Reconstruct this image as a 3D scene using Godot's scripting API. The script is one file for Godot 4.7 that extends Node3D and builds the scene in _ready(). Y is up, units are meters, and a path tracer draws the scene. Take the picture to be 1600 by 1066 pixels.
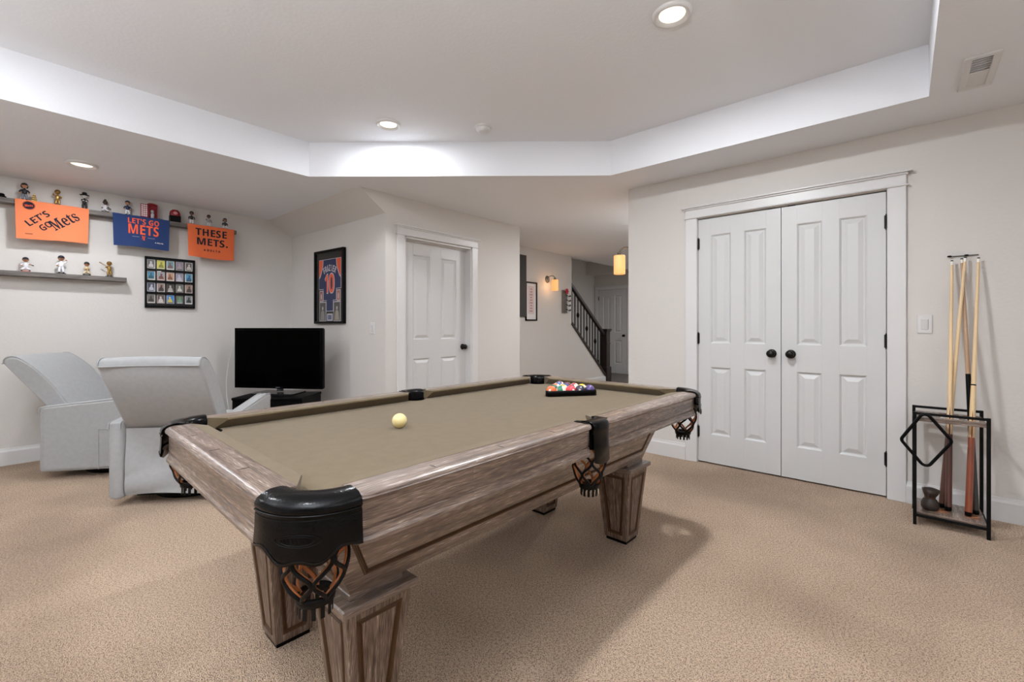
extends Node3D
# A basement games room: pool table, double closet doors, recliners and a hall with a stair beyond.

var M := {}
var rng := RandomNumberGenerator.new()
var names := {}
const CAM_Y := 1.15
const TC := Vector3(1.4655, 0, -1.4469)      # middle of the pool table on the floor
const TYAW := -1.2605
const NA := 0.986                            # half length and half width between the cushion noses
const NB := 0.493
const WALL_R := 3.9
const WALL_L := -5.6
const SOFFIT := 2.445
const TRAY := 2.74
const LAMP := Color(0.965, 0.98, 1.0)
const LAMP_ENERGY := 3.6

# ---------------------------------------------------------------- mesh helpers
func S() -> SurfaceTool:
	var st := SurfaceTool.new()
	st.begin(Mesh.PRIMITIVE_TRIANGLES)
	st.set_smooth_group(-1)
	return st

func tri(st: SurfaceTool, a: Vector3, b: Vector3, c: Vector3, out: Vector3) -> void:
	if (b - a).cross(c - a).dot(out) > 0.0:
		st.add_vertex(a); st.add_vertex(c); st.add_vertex(b)
	else:
		st.add_vertex(a); st.add_vertex(b); st.add_vertex(c)

func poly(st: SurfaceTool, pts: Array, out: Vector3) -> void:
	for i in range(1, pts.size() - 1):
		tri(st, pts[0], pts[i], pts[i + 1], out)

func quad_uv(st: SurfaceTool, p: Array, uv: Array, out: Vector3) -> void:
	var order := [0, 1, 2, 0, 2, 3]
	if (p[1] - p[0]).cross(p[2] - p[0]).dot(out) > 0.0:
		order = [0, 2, 1, 0, 3, 2]
	for i in order:
		st.set_uv(uv[i]); st.add_vertex(p[i])

# a box with chamfered edges
func box(st: SurfaceTool, c: Vector3, s: Vector3, bev := 0.002, xf := Transform3D()) -> void:
	var h := s * 0.5
	bev = minf(bev, minf(h.x, minf(h.y, h.z)) * 0.9)
	var P := func(sx, sy, sz, ax) -> Vector3:
		var v := Vector3(sx * (h.x - (0.0 if ax == 0 else bev)), sy * (h.y - (0.0 if ax == 1 else bev)), sz * (h.z - (0.0 if ax == 2 else bev)))
		return xf * (c + v)
	var o: Vector3 = xf.basis * Vector3.ONE
	for s1 in [-1, 1]:
		poly(st, [P.call(s1, -1, -1, 0), P.call(s1, 1, -1, 0), P.call(s1, 1, 1, 0), P.call(s1, -1, 1, 0)], xf.basis * Vector3(s1, 0, 0))
		poly(st, [P.call(-1, s1, -1, 1), P.call(1, s1, -1, 1), P.call(1, s1, 1, 1), P.call(-1, s1, 1, 1)], xf.basis * Vector3(0, s1, 0))
		poly(st, [P.call(-1, -1, s1, 2), P.call(1, -1, s1, 2), P.call(1, 1, s1, 2), P.call(-1, 1, s1, 2)], xf.basis * Vector3(0, 0, s1))
		for s2 in [-1, 1]:
			poly(st, [P.call(s1, s2, -1, 0), P.call(s1, s2, 1, 0), P.call(s1, s2, 1, 1), P.call(s1, s2, -1, 1)], xf.basis * Vector3(s1, s2, 0))
			poly(st, [P.call(s1, -1, s2, 0), P.call(s1, 1, s2, 0), P.call(s1, 1, s2, 2), P.call(s1, -1, s2, 2)], xf.basis * Vector3(s1, 0, s2))
			poly(st, [P.call(-1, s1, s2, 1), P.call(1, s1, s2, 1), P.call(1, s1, s2, 2), P.call(-1, s1, s2, 2)], xf.basis * Vector3(0, s1, s2))
			for s3 in [-1, 1]:
				tri(st, P.call(s1, s2, s3, 0), P.call(s1, s2, s3, 1), P.call(s1, s2, s3, 2), xf.basis * Vector3(s1, s2, s3))

# a grid of points joined smoothly; closed_u joins the last row to the first
func grid(st: SurfaceTool, rows: Array, closed_u := false, closed_v := false, flip := false, group := 0) -> void:
	st.set_smooth_group(group)
	var n := rows.size()
	for i in (n if closed_u else n - 1):
		var a: Array = rows[i]
		var b: Array = rows[(i + 1) % n]
		var m := a.size()
		for j in (m if closed_v else m - 1):
			var k := (j + 1) % m
			var q := [a[j], b[j], b[k], a[k]]
			for t in [[0, 1, 2], [0, 2, 3]]:
				if q[t[0]].is_equal_approx(q[t[1]]) or q[t[1]].is_equal_approx(q[t[2]]) or q[t[0]].is_equal_approx(q[t[2]]):
					continue
				if flip:
					st.add_vertex(q[t[0]]); st.add_vertex(q[t[2]]); st.add_vertex(q[t[1]])
				else:
					st.add_vertex(q[t[0]]); st.add_vertex(q[t[1]]); st.add_vertex(q[t[2]])
	st.set_smooth_group(-1)

# profile of Vector2(radius, y) turned round the y axis
func lathe(st: SurfaceTool, prof: Array, seg := 24, xf := Transform3D(), sx := 1.0, sz := 1.0) -> void:
	var rows := []
	for i in seg:
		var a := TAU * i / seg
		var r := []
		for p in prof:
			r.append(xf * Vector3(cos(a) * p.x * sx, p.y, sin(a) * p.x * sz))
		rows.append(r)
	grid(st, rows, true, false, false, 0)

func ellipsoid(st: SurfaceTool, c: Vector3, r: Vector3, seg := 16, rings := 10, b := Basis()) -> void:
	var prof := []
	for i in rings + 1:
		var a := -PI / 2 + PI * i / rings
		prof.append(Vector2(cos(a), sin(a)))
	var xf := Transform3D(b * Basis.from_scale(r), c)
	lathe(st, prof, seg, xf)

func tube(st: SurfaceTool, path: Array, rad, sides := 8, closed := false, flat := 1.0, caps := true) -> void:
	var n := path.size()
	var rows := []
	var up := Vector3.UP
	for i in n:
		var d: Vector3
		if closed:
			d = path[(i + 1) % n] - path[(i - 1 + n) % n]
		else:
			d = path[mini(i + 1, n - 1)] - path[maxi(i - 1, 0)]
		d = d.normalized()
		if i == 0:
			up = Vector3.UP if absf(d.y) < 0.9 else Vector3.RIGHT
		var x := d.cross(up).normalized()
		var y := x.cross(d).normalized()
		up = y
		var r: float = rad[i] if rad is Array else rad
		var ring := []
		for k in sides:
			var a := TAU * k / sides
			ring.append(path[i] + x * cos(a) * r + y * sin(a) * r * flat)
		rows.append(ring)
	grid(st, rows, closed, true, true, 0)
	if caps and not closed:
		poly(st, rows[0], path[0] - path[1])
		poly(st, rows[n - 1], path[n - 1] - path[n - 2])

# outline (Vector2 list) pushed through depth along xf's z; smooth sides if group >= 0
func extrude(st: SurfaceTool, pts: PackedVector2Array, z0: float, z1: float, xf := Transform3D(), group := -1) -> void:
	var ids := Geometry2D.triangulate_polygon(pts)
	for i in range(0, ids.size(), 3):
		for z in [z0, z1]:
			var out: Vector3 = xf.basis * Vector3(0, 0, -1 if (z == minf(z0, z1)) else 1)
			tri(st, xf * Vector3(pts[ids[i]].x, pts[ids[i]].y, z), xf * Vector3(pts[ids[i + 1]].x, pts[ids[i + 1]].y, z), xf * Vector3(pts[ids[i + 2]].x, pts[ids[i + 2]].y, z), out)
	var cw := Geometry2D.is_polygon_clockwise(pts)
	st.set_smooth_group(group)
	for i in pts.size():
		var a := pts[i]
		var b := pts[(i + 1) % pts.size()]
		var e := b - a
		var o2 := Vector2(e.y, -e.x) * (-1.0 if cw else 1.0)
		poly(st, [xf * Vector3(a.x, a.y, z0), xf * Vector3(b.x, b.y, z0), xf * Vector3(b.x, b.y, z1), xf * Vector3(a.x, a.y, z1)], xf.basis * Vector3(o2.x, o2.y, 0))
	st.set_smooth_group(-1)

# sections of equal length lofted; groups[j] is the smooth group of the span after point j (-1 flat)
func loft(st: SurfaceTool, secs: Array, groups: Array, center: Vector3) -> void:
	for i in secs.size() - 1:
		var a: Array = secs[i]
		var b: Array = secs[i + 1]
		for j in a.size():
			var k := (j + 1) % a.size()
			st.set_smooth_group(groups[j])
			var mid: Vector3 = (a[j] + a[k] + b[j] + b[k]) / 4.0
			var ca := Vector3.ZERO
			for p in a:
				ca += p / a.size()
			poly(st, [a[j], b[j], b[k], a[k]], mid - Vector3(mid.x, ca.y, ca.z))
	st.set_smooth_group(-1)

# a four-cornered face with mouldings: rings of [inset, height]; returns the innermost corners
func rings(st: SurfaceTool, q: Array, n: Vector3, steps: Array, fill := true) -> Array:
	var at := func(inset: float, h: float) -> Array:
		var r := []
		for i in 4:
			var p: Vector3 = q[i]
			var e1: Vector3 = (q[(i + 1) % 4] - p).normalized()
			var e0: Vector3 = (q[(i + 3) % 4] - p).normalized()
			r.append(p + (e1 + e0) * inset + n * h)
		return r
	var prev: Array = at.call(steps[0][0], steps[0][1])
	for s in range(1, steps.size()):
		var cur: Array = at.call(steps[s][0], steps[s][1])
		for i in 4:
			var j := (i + 1) % 4
			poly(st, [prev[i], prev[j], cur[j], cur[i]], n)
		prev = cur
	if fill:
		poly(st, prev, n)
	return prev

func round_poly(corners: Array, r: float, seg := 5) -> PackedVector2Array:
	var out := PackedVector2Array()
	var n := corners.size()
	for i in n:
		var p: Vector2 = corners[i]
		var a: Vector2 = (corners[(i + n - 1) % n] - p).normalized()
		var b: Vector2 = (corners[(i + 1) % n] - p).normalized()
		var half := acos(clampf(a.dot(b), -1, 1)) / 2.0
		var t := r / tan(half)
		var c := p + (a + b).normalized() * (r / sin(half))
		var a0 := (p + a * t - c).angle()
		var a1 := (p + b * t - c).angle()
		var d := wrapf(a1 - a0, -PI, PI)
		for k in seg + 1:
			out.append(c + Vector2.from_angle(a0 + d * k / seg) * r)
	return out

func rect2(w: float, h: float, r := 0.0, c := Vector2.ZERO) -> PackedVector2Array:
	var k := [c + Vector2(-w, -h) / 2, c + Vector2(w, -h) / 2, c + Vector2(w, h) / 2, c + Vector2(-w, h) / 2]
	if r <= 0.0:
		return PackedVector2Array(k)
	return round_poly(k, r)

# ---------------------------------------------------------------- scene helpers
func numbered(n: String) -> String:
	var k: int = names.get(n, 0)
	names[n] = k + 1
	return n if k == 0 else "%s_%03d" % [n, k]

func obj(called: String, st: SurfaceTool, m: Material, parent: Node3D) -> MeshInstance3D:
	st.generate_normals()
	return put_mesh(called, st.commit(), m, parent)

func put_mesh(called: String, mesh: Mesh, m: Material, parent: Node3D) -> MeshInstance3D:
	var o := MeshInstance3D.new()
	o.name = called
	o.mesh = mesh
	o.material_override = m
	parent.add_child(o, true)
	return o

func tag(o: Node3D, label: String, category: String, group := "", kind := "") -> Node3D:
	o.set_meta("label", label)
	o.set_meta("category", category)
	if group != "": o.set_meta("group", group)
	if kind != "": o.set_meta("kind", kind)
	return o

func thing(called: String, label: String, category: String, at := Vector3.ZERO, turn_deg := 0.0, group := "", kind := "") -> Node3D:
	var o := Node3D.new()
	o.name = numbered(called)
	add_child(o)
	o.position = at
	o.rotation_degrees.y = turn_deg
	tag(o, label, category, group, kind)
	return o

func holder(called: String, parent: Node3D, at := Vector3.ZERO, turn_deg := 0.0) -> Node3D:
	var o := Node3D.new()
	o.name = called
	parent.add_child(o, true)
	o.position = at
	o.rotation_degrees.y = turn_deg
	return o

func single(called: String, st: SurfaceTool, m: Material, label: String, category: String, group := "", kind := "") -> MeshInstance3D:
	var o := obj(numbered(called), st, m, self)
	tag(o, label, category, group, kind)
	return o

var bold: SystemFont
var serif: SystemFont
func lettering(parent: Node3D, text: String, height: float, at: Vector3, m: Material, font: Font, width := 0.0, rot := 0.0, warp := [], depth := 0.0015, called := "lettering") -> void:
	var tm := TextMesh.new()
	tm.font = font
	tm.text = text
	tm.font_size = 64
	tm.pixel_size = height / 46.0          # capitals are about 46 of 64 pixels high
	tm.depth = depth
	tm.curve_step = 2.0
	var sx := 1.0
	var arrays := tm.surface_get_arrays(0)
	var v: PackedVector3Array = arrays[Mesh.ARRAY_VERTEX]
	if width > 0.0:
		sx = width / tm.get_aabb().size.x
	var b := Basis(Vector3(0, 0, 1), deg_to_rad(rot))
	for i in v.size():
		var p := v[i]
		p.x *= sx
		p = b * p + at
		v[i] = drape(p, warp) if warp else p
	arrays[Mesh.ARRAY_VERTEX] = v
	var am := ArrayMesh.new()
	for s in tm.get_surface_count():
		var arr := arrays if s == 0 else tm.surface_get_arrays(s)
		if s > 0:
			var w: PackedVector3Array = arr[Mesh.ARRAY_VERTEX]
			for i in w.size():
				var p := w[i]
				p.x *= sx
				p = b * p + at
				w[i] = drape(p, warp) if warp else p
			arr[Mesh.ARRAY_VERTEX] = w
		am.add_surface_from_arrays(Mesh.PRIMITIVE_TRIANGLES, arr)
	put_mesh(called, am, m, parent)

# how a hanging towel billows: [phase, amplitude, height, sideways pinch]
func drape(p: Vector3, w: Array) -> Vector3:
	var d := clampf(-p.y / w[2], 0.0, 1.0)
	var z: float = w[1] * d * (0.6 + sin(p.x * 17.0 + w[0]) + 0.45 * sin(p.x * 39.0 + w[0] * 2.0))
	return Vector3(p.x * (1.0 - w[3] * d), p.y + 0.006 * d * sin(p.x * 9.0 + w[0]), p.z + z)

# ---------------------------------------------------------------- materials
func mat(hex: String, rough := 0.6, metal := 0.0, spec := 0.5) -> StandardMaterial3D:
	var m := StandardMaterial3D.new()
	m.albedo_color = Color(hex)
	m.roughness = rough
	m.metallic = metal
	m.metallic_specular = spec
	m.cull_mode = BaseMaterial3D.CULL_DISABLED
	return m

func noise_bytes(size: Vector2i, src: Vector2i, freq: float, sd: int, oct := 3, seamless := true) -> PackedByteArray:
	var n := FastNoiseLite.new()
	n.seed = sd
	n.frequency = freq
	n.fractal_octaves = oct
	n.noise_type = FastNoiseLite.TYPE_SIMPLEX_SMOOTH
	var im := n.get_seamless_image(src.x, src.y) if seamless else n.get_image(src.x, src.y)
	im.convert(Image.FORMAT_L8)
	if src != size:
		im.resize(size.x, size.y, Image.INTERPOLATE_CUBIC)
	return im.get_data()

# layers: [bytes, weight]; value pushed through a gradient of [position, colour]
func ramp_texture(size: Vector2i, layers: Array, stops: Array, gain := 1.0) -> ImageTexture:
	var g := Gradient.new()
	g.offsets = PackedFloat32Array(stops.map(func(s): return s[0]))
	g.colors = PackedColorArray(stops.map(func(s): return Color(s[1])))
	var lut := PackedByteArray()
	lut.resize(768)
	for i in 256:
		var c := g.sample(i / 255.0)
		lut[i * 3] = c.r8; lut[i * 3 + 1] = c.g8; lut[i * 3 + 2] = c.b8
	var total := size.x * size.y
	var acc := PackedFloat32Array()
	acc.resize(total)
	acc.fill(127.5)
	for l in layers:
		var by: PackedByteArray = l[0]
		var w: float = l[1] * gain
		for i in total:
			acc[i] += (by[i] - 127.5) * w
	var data := PackedByteArray()
	data.resize(total * 3)
	for i in total:
		var v := clampi(int(acc[i]), 0, 255) * 3
		data[i * 3] = lut[v]; data[i * 3 + 1] = lut[v + 1]; data[i * 3 + 2] = lut[v + 2]
	return ImageTexture.create_from_image(Image.create_from_data(size.x, size.y, false, Image.FORMAT_RGB8, data))

func grey_texture(size: Vector2i, by: PackedByteArray) -> ImageTexture:
	return ImageTexture.create_from_image(Image.create_from_data(size.x, size.y, false, Image.FORMAT_L8, by))

func triplanar(m: StandardMaterial3D, scale: Vector3, world := false) -> StandardMaterial3D:
	m.uv1_triplanar = true
	m.uv1_world_triplanar = world
	m.uv1_scale = scale
	m.uv1_triplanar_sharpness = 8.0
	return m

func make_materials() -> void:
	bold = SystemFont.new(); bold.font_names = PackedStringArray(["Droid Sans"]); bold.font_weight = 700
	serif = SystemFont.new(); serif.font_names = PackedStringArray(["Droid Serif"]); serif.font_weight = 700
	# painted plaster: fine orange peel
	var sz := Vector2i(512, 512)
	var peel := grey_texture(sz, noise_bytes(sz, sz, 0.045, 3, 2))
	M.wall = triplanar(mat("d3cfca", 0.62), Vector3(1.6, 1.6, 1.6), true)
	M.wall.heightmap_enabled = true; M.wall.heightmap_texture = peel; M.wall.heightmap_scale = 0.05
	M.ceiling = triplanar(mat("eaecf0", 0.75), Vector3(1.6, 1.6, 1.6), true)
	M.ceiling.heightmap_enabled = true; M.ceiling.heightmap_texture = peel; M.ceiling.heightmap_scale = 0.05
	M.trim = mat("dad9d8", 0.32)
	M.door = mat("cfcfce", 0.35)
	# carpet: twisted pile in light and dark tan, with trodden patches
	var cs := Vector2i(1024, 1024)
	var fine := noise_bytes(cs, cs, 0.16, 11, 2, false)
	var mid := noise_bytes(cs, cs, 0.06, 12, 2, false)
	var wide := noise_bytes(Vector2i(512, 512), Vector2i(512, 512), 0.012, 13, 4, false)
	M.carpet = triplanar(mat("ffffff", 0.97), Vector3(1.1, 1.1, 1.1), true)
	M.carpet.albedo_texture = ramp_texture(cs, [[fine, 1.3], [mid, 0.45]], [[0.0, "6a5140"], [0.2, "9c7e64"], [0.38, "d0b193"], [0.55, "dfc1a2"], [0.8, "eacfb1"], [1.0, "f3dec4"]])
	M.carpet.heightmap_enabled = true; M.carpet.heightmap_texture = grey_texture(cs, fine); M.carpet.heightmap_scale = 1.1
	M.carpet.detail_enabled = true
	M.carpet.detail_blend_mode = BaseMaterial3D.BLEND_MODE_MUL
	M.carpet.detail_uv_layer = BaseMaterial3D.DETAIL_UV_2
	M.carpet.uv2_triplanar = true
	M.carpet.uv2_world_triplanar = true
	M.carpet.uv2_scale = Vector3(0.09, 0.09, 0.09)
	M.carpet.uv2_offset = Vector3(0.5, 0.5, 0.5)
	M.carpet.detail_albedo = ramp_texture(Vector2i(512, 512), [[wide, 1.5]], [[0.0, "d0cbc6"], [0.35, "e9e6e3"], [0.6, "fbfaf9"], [1.0, "ffffff"]])
	M.carpet.rim_enabled = true; M.carpet.rim = 0.3
	# weathered oak: long grain, pale cerused streaks
	var ws := Vector2i(1024, 1024)
	var g1 := noise_bytes(ws, Vector2i(32, 1024), 0.03, 21, 4)
	var g2 := noise_bytes(ws, Vector2i(48, 1024), 0.22, 22, 3)
	var g3 := noise_bytes(ws, Vector2i(256, 512), 0.012, 23, 2)
	var wood_img := ramp_texture(ws, [[g1, 0.6], [g2, 0.9], [g3, 0.22]], [[0.0, "35271d"], [0.3, "5d4a3f"], [0.55, "786455"], [0.75, "8c796b"], [0.87, "b0a296"], [1.0, "d2c8be"]])
	M.wood = triplanar(mat("ffffff", 0.42), Vector3(1.6, 1.6, 1.6))
	M.wood.albedo_texture = wood_img
	M.wood.metallic_specular = 0.7
	M.wood.clearcoat_enabled = true; M.wood.clearcoat = 0.8; M.wood.clearcoat_roughness = 0.25
	M.wood.heightmap_enabled = true; M.wood.heightmap_texture = grey_texture(ws, g2); M.wood.heightmap_scale = 0.06
	var up_im: Image = wood_img.get_image().duplicate()
	up_im.rotate_90(CLOCKWISE)
	M.wood_up = triplanar(mat("ffffff", 0.5), Vector3(1.6, 1.6, 1.6))
	M.wood_up.albedo_texture = ImageTexture.create_from_image(up_im)
	M.groove = mat("4e3319", 0.5)
	M.cloth = triplanar(mat("ffffff", 0.95), Vector3(1.5, 1.5, 1.5))
	M.cloth.albedo_texture = ramp_texture(sz, [[noise_bytes(sz, sz, 0.3, 31, 2), 0.5], [noise_bytes(sz, sz, 0.02, 32, 3), 0.3]], [[0.0, "5b4b33"], [0.5, "65563d"], [1.0, "716148"]])
	M.cloth.rim_enabled = true; M.cloth.rim = 0.25
	M.leather = triplanar(mat("040405", 0.2, 0.0, 0.32), Vector3(6, 6, 6))
	M.leather.heightmap_enabled = true; M.leather.heightmap_texture = peel; M.leather.heightmap_scale = 0.025
	M.strap = mat("0a0909", 0.5, 0.0, 0.3)
	M.tan_leather = mat("b06a38", 0.6)
	M.brown_leather = mat("4a1f12", 0.5)
	M.plastic_black = mat("060607", 0.4, 0.0, 0.25)
	M.metal_black = mat("0a0a0a", 0.45, 0.0, 0.3)
	M.bronze = mat("1b1816", 0.35, 0.6)
	# chair fabric
	M.fabric = triplanar(mat("ffffff", 0.92), Vector3(3, 3, 3))
	M.fabric.albedo_texture = ramp_texture(sz, [[noise_bytes(sz, sz, 0.35, 41, 2), 0.5], [noise_bytes(sz, sz, 0.015, 42, 3), 0.3]], [[0.0, "989897"], [0.5, "a4a5a5"], [1.0, "b0b0b0"]])
	M.fabric.rim_enabled = true; M.fabric.rim = 0.3
	M.shelf = triplanar(mat("ffffff", 0.5), Vector3(1.2, 1.2, 1.2))
	M.shelf.albedo_texture = ramp_texture(sz, [[noise_bytes(sz, Vector2i(64, 512), 0.06, 51, 3), 0.8]], [[0.0, "4c4743"], [0.5, "68625d"], [1.0, "837c76"]])
	M.orange = mat("ec8558", 0.9)
	M.navy_cloth = mat("22396a", 0.9)
	M.ink = mat("15182a", 0.85)
	M.orange_ink = mat("f2613a", 0.85)
	M.white_ink = mat("dcdce0", 0.85)
	M.dark_wood = mat("2c2422", 0.4)
	M.hall_floor = mat("5f554e", 0.4)
	M.glass = mat("ffffff", 0.02)
	M.glass.transparency = BaseMaterial3D.TRANSPARENCY_ALPHA
	M.glass.albedo_color = Color(0.02, 0.02, 0.02, 0.02)
	M.glass.metallic_specular = 0.25
	M.maple = mat("e2c59a", 0.35)
	M.lens = mat("ffffff", 0.5)
	M.lens.emission_enabled = true; M.lens.emission = Color("fff0d8"); M.lens.emission_energy_multiplier = 1.6

# ---------------------------------------------------------------- the scene
func _ready() -> void:
	rng.seed = 7
	# camera
	var cam := Camera3D.new()
	cam.name = "camera"
	add_child(cam)
	cam.position = Vector3(0, CAM_Y, 0)
	cam.rotation_degrees.y = -(90.0 - rad_to_deg(0.7191))
	cam.projection = Camera3D.PROJECTION_FRUSTUM
	cam.near = 0.05
	cam.far = 60.0
	cam.size = 1066.0 / 698.5 * cam.near
	cam.frustum_offset = Vector2(0, -22.5 / 698.5 * cam.near)
	# surroundings
	var env := Environment.new()
	env.background_mode = Environment.BG_COLOR
	env.background_color = Color("08080a")
	env.tonemap_mode = Environment.TONE_MAPPER_LINEAR
	env.tonemap_exposure = 1.01
	env.sdfgi_enabled = true
	env.ssao_enabled = true
	env.ssil_enabled = true
	var we := WorldEnvironment.new()
	we.name = "environment"
	we.environment = env
	add_child(we)
	make_materials()
	build_shell()
	build_lights()
	build_doors()
	build_table()
	build_balls()
	build_chairs()
	build_tv()
	build_left_wall()
	build_jersey()
	build_cue_rack()
	build_hall()

# ---------------------------------------------------------------- room
func zy(x0: float) -> Transform3D:
	return Transform3D(Basis(Vector3(0, 0, 1), Vector3(0, 1, 0), Vector3(1, 0, 0)), Vector3(x0, 0, 0))

func along(a: Vector3, b: Vector3, n: Vector3) -> Transform3D:
	return Transform3D(Basis(n, Vector3.UP, (b - a).normalized()), a)

func baseboard(called: String, a: Vector3, b: Vector3, n: Vector3, label: String) -> void:
	var st := S()
	var prof := PackedVector2Array([Vector2(0, 0), Vector2(0.016, 0), Vector2(0.016, 0.112), Vector2(0.011, 0.126), Vector2(0.009, 0.14), Vector2(0, 0.14)])
	extrude(st, prof, 0.0, (b - a).length(), along(a, b, n))
	single(called, st, M.trim, label, "baseboard", "", "structure")

func prism(st: SurfaceTool, plan: Array, y0: float, y1: float) -> void:
	var p := PackedVector2Array()
	for v in plan:
		p.append(Vector2(v.x, v.y))
	extrude(st, p, y0, y1, Transform3D(Basis(Vector3(1, 0, 0), Vector3(0, 0, 1), Vector3(0, 1, 0)), Vector3.ZERO))

func build_shell() -> void:
	var st := S()
	box(st, Vector3(3.7, -0.05, -1.9), Vector3(13.8, 0.1, 10.2), 0.0)
	single("floor", st, M.carpet, "tan cut-pile carpet covering the whole floor", "floor", "", "structure")
	st = S()
	box(st, Vector3(-0.435, 1.4, WALL_L - 0.06), Vector3(5.53, 2.8, 0.12), 0.0)
	single("wall_left", st, M.wall, "white textured wall behind the shelves and recliners", "wall", "", "structure")
	st = S()
	prism(st, [Vector2(2.33, WALL_L - 0.12), Vector2(2.33, WALL_L), Vector2(2.455, -3.78), Vector2(2.575, -3.9), Vector2(2.45, WALL_L - 0.12)], 0.0, 2.7)
	# the sloped panel that closes the wall against the ceiling
	var a := [Vector3(2.174, 2.452, -3.78), Vector3(2.455, 2.253, -3.78), Vector3(2.455, 2.6, -3.78)]
	var b := [Vector3(2.07, 2.402, WALL_L), Vector3(2.33, 2.228, WALL_L), Vector3(2.44, 2.6, WALL_L)]
	poly(st, a, Vector3(0, 0, 1))
	poly(st, b, Vector3(0, 0, -1))
	poly(st, [a[0], a[1], b[1], b[0]], Vector3(-1, -1, 0))
	single("wall_nook", st, M.wall, "white wall with sloped top beside the television, framed jersey on it", "wall", "", "structure")
	st = S()
	extrude(st, PackedVector2Array([Vector2(2.455, 0), Vector2(2.672, 0), Vector2(2.672, 2.06), Vector2(3.597, 2.06), Vector2(3.597, 0), Vector2(4.47, 0), Vector2(4.47, 2.7), Vector2(2.455, 2.7)]), -3.9, -3.78)
	box(st, Vector3(4.41, 1.35, -4.3), Vector3(0.12, 2.7, 0.8), 0.0)
	single("wall_middle", st, M.wall, "white wall with the single panelled door in it", "wall", "", "structure")
	st = S()
	extrude(st, PackedVector2Array([Vector2(-1.953, 0), Vector2(-1.316, 0), Vector2(-1.316, 2.064), Vector2(-0.083, 2.064), Vector2(-0.083, 0), Vector2(3.2, 0), Vector2(3.2, 2.7), Vector2(-1.953, 2.7)]), 0.0, 0.12, zy(WALL_R))
	single("wall_right", st, M.wall, "white wall with the double closet doors in it", "wall", "", "structure")
	st = S()
	box(st, Vector3(6.96, 1.35, -1.893), Vector3(5.88, 2.7, 0.12), 0.0)
	single("wall_hall_right", st, M.wall, "white hall wall behind the closet corner", "wall", "", "structure")
	st = S()
	extrude(st, PackedVector2Array([Vector2(4.35, 0), Vector2(8.2, 0), Vector2(8.2, 0.13), Vector2(6.95, 1.2), Vector2(6.95, 2.6), Vector2(4.35, 2.6)]), -4.72, -4.62)
	single("wall_hall_left", st, M.wall, "pale hall wall with a sconce, cut to the slope of the stair", "wall", "", "structure")
	st = S()
	box(st, Vector3(7.2, 1.4, -5.95), Vector3(5.7, 2.8, 0.12), 0.0)
	single("wall_stair", st, M.wall, "grey-white wall behind the stair railing", "wall", "", "structure")
	st = S()
	box(st, Vector3(9.96, 1.4, -3.9), Vector3(0.12, 2.8, 4.2), 0.0)
	single("wall_hall_end", st, M.wall, "white wall at the far end of the hall with a panelled door", "wall", "", "structure")
	st = S()
	box(st, Vector3(9.7, 2.585, -5.3), Vector3(0.4, 0.31, 1.18), 0.0)
	single("trim_1", st, M.wall, "boxed white beam above the door at the hall end", "beam", "", "structure")
	st = S()
	box(st, Vector3(0.38, 1.4, 3.26), Vector3(7.3, 2.8, 0.12), 0.0)
	single("wall_back", st, M.wall, "white wall behind the camera", "wall", "", "structure")
	st = S()
	box(st, Vector3(-3.26, 1.4, -1.2), Vector3(0.12, 2.8, 9.1), 0.0)
	single("wall_side", st, M.wall, "white side wall to the left of the camera", "wall", "", "structure")
	# ceiling: raised tray, its upright sides and the lower soffit round it
	var c := thing("ceiling", "white ceiling with a raised tray and a lower soffit around it", "ceiling", Vector3.ZERO, 0.0, "", "structure")
	st = S()
	box(st, Vector3(3.7, TRAY + 0.05, -1.9), Vector3(13.8, 0.1, 10.2), 0.0)
	obj("tray_panel", st, M.ceiling, c)
	var T := [Vector2(-1.9, -3.86), Vector2(1.75, -3.86), Vector2(3.435, -1.89), Vector2(3.435, 0.108), Vector2(-1.9, 0.108)]
	st = S()
	var mid := Vector3(0.8, 2.6, -1.8)
	for i in 5:
		var p: Vector2 = T[i]
		var q: Vector2 = T[(i + 1) % 5]
		var f := [Vector3(p.x, SOFFIT, p.y), Vector3(q.x, SOFFIT, q.y), Vector3(q.x, TRAY, q.y), Vector3(p.x, TRAY, p.y)]
		poly(st, f, mid - (f[0] + f[2]) / 2)
	obj("fascia", st, M.ceiling, c)
	st = S()
	var h := func(x: float, z: float, y := SOFFIT) -> Vector3: return Vector3(x, y, z)
	var down := Vector3.DOWN
	poly(st, [h.call(-3.2, WALL_L, 2.392), h.call(2.07, WALL_L, 2.402), h.call(1.75, -3.86), h.call(-3.2, -3.86)], down)
	poly(st, [h.call(1.75, -3.86), h.call(2.07, WALL_L, 2.402), h.call(2.174, -3.78, 2.452)], down)
	poly(st, [h.call(1.75, -3.86), h.call(2.174, -3.78, 2.452), h.call(4.47, -3.78, 2.452), h.call(3.435, -1.89)], down)
	poly(st, [h.call(3.435, -1.89), h.call(4.47, -3.78, 2.452), h.call(4.47, -1.9)], down)
	poly(st, [h.call(3.435, -1.89), h.call(4.1, -1.9), h.call(4.1, 3.3), h.call(3.435, 3.3)], down)
	poly(st, [h.call(3.435, 0.108), h.call(3.435, 3.3), h.call(-3.2, 3.3), h.call(-3.2, 0.108)], down)
	poly(st, [h.call(-1.9, 0.108), h.call(-3.2, 0.108), h.call(-3.2, -3.86), h.call(-1.9, -3.86)], down)
	poly(st, [h.call(4.47, -3.78, 2.452), h.call(4.3, -4.7), h.call(10.1, -4.7), h.call(10.1, -1.8), h.call(4.47, -1.9)], down)
	poly(st, [h.call(4.3, -4.7), h.call(10.1, -4.7), Vector3(10.1, TRAY, -4.7), Vector3(4.3, TRAY, -4.7)], Vector3(0, 0, -1))
	obj("soffit", st, M.ceiling, c)
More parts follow.
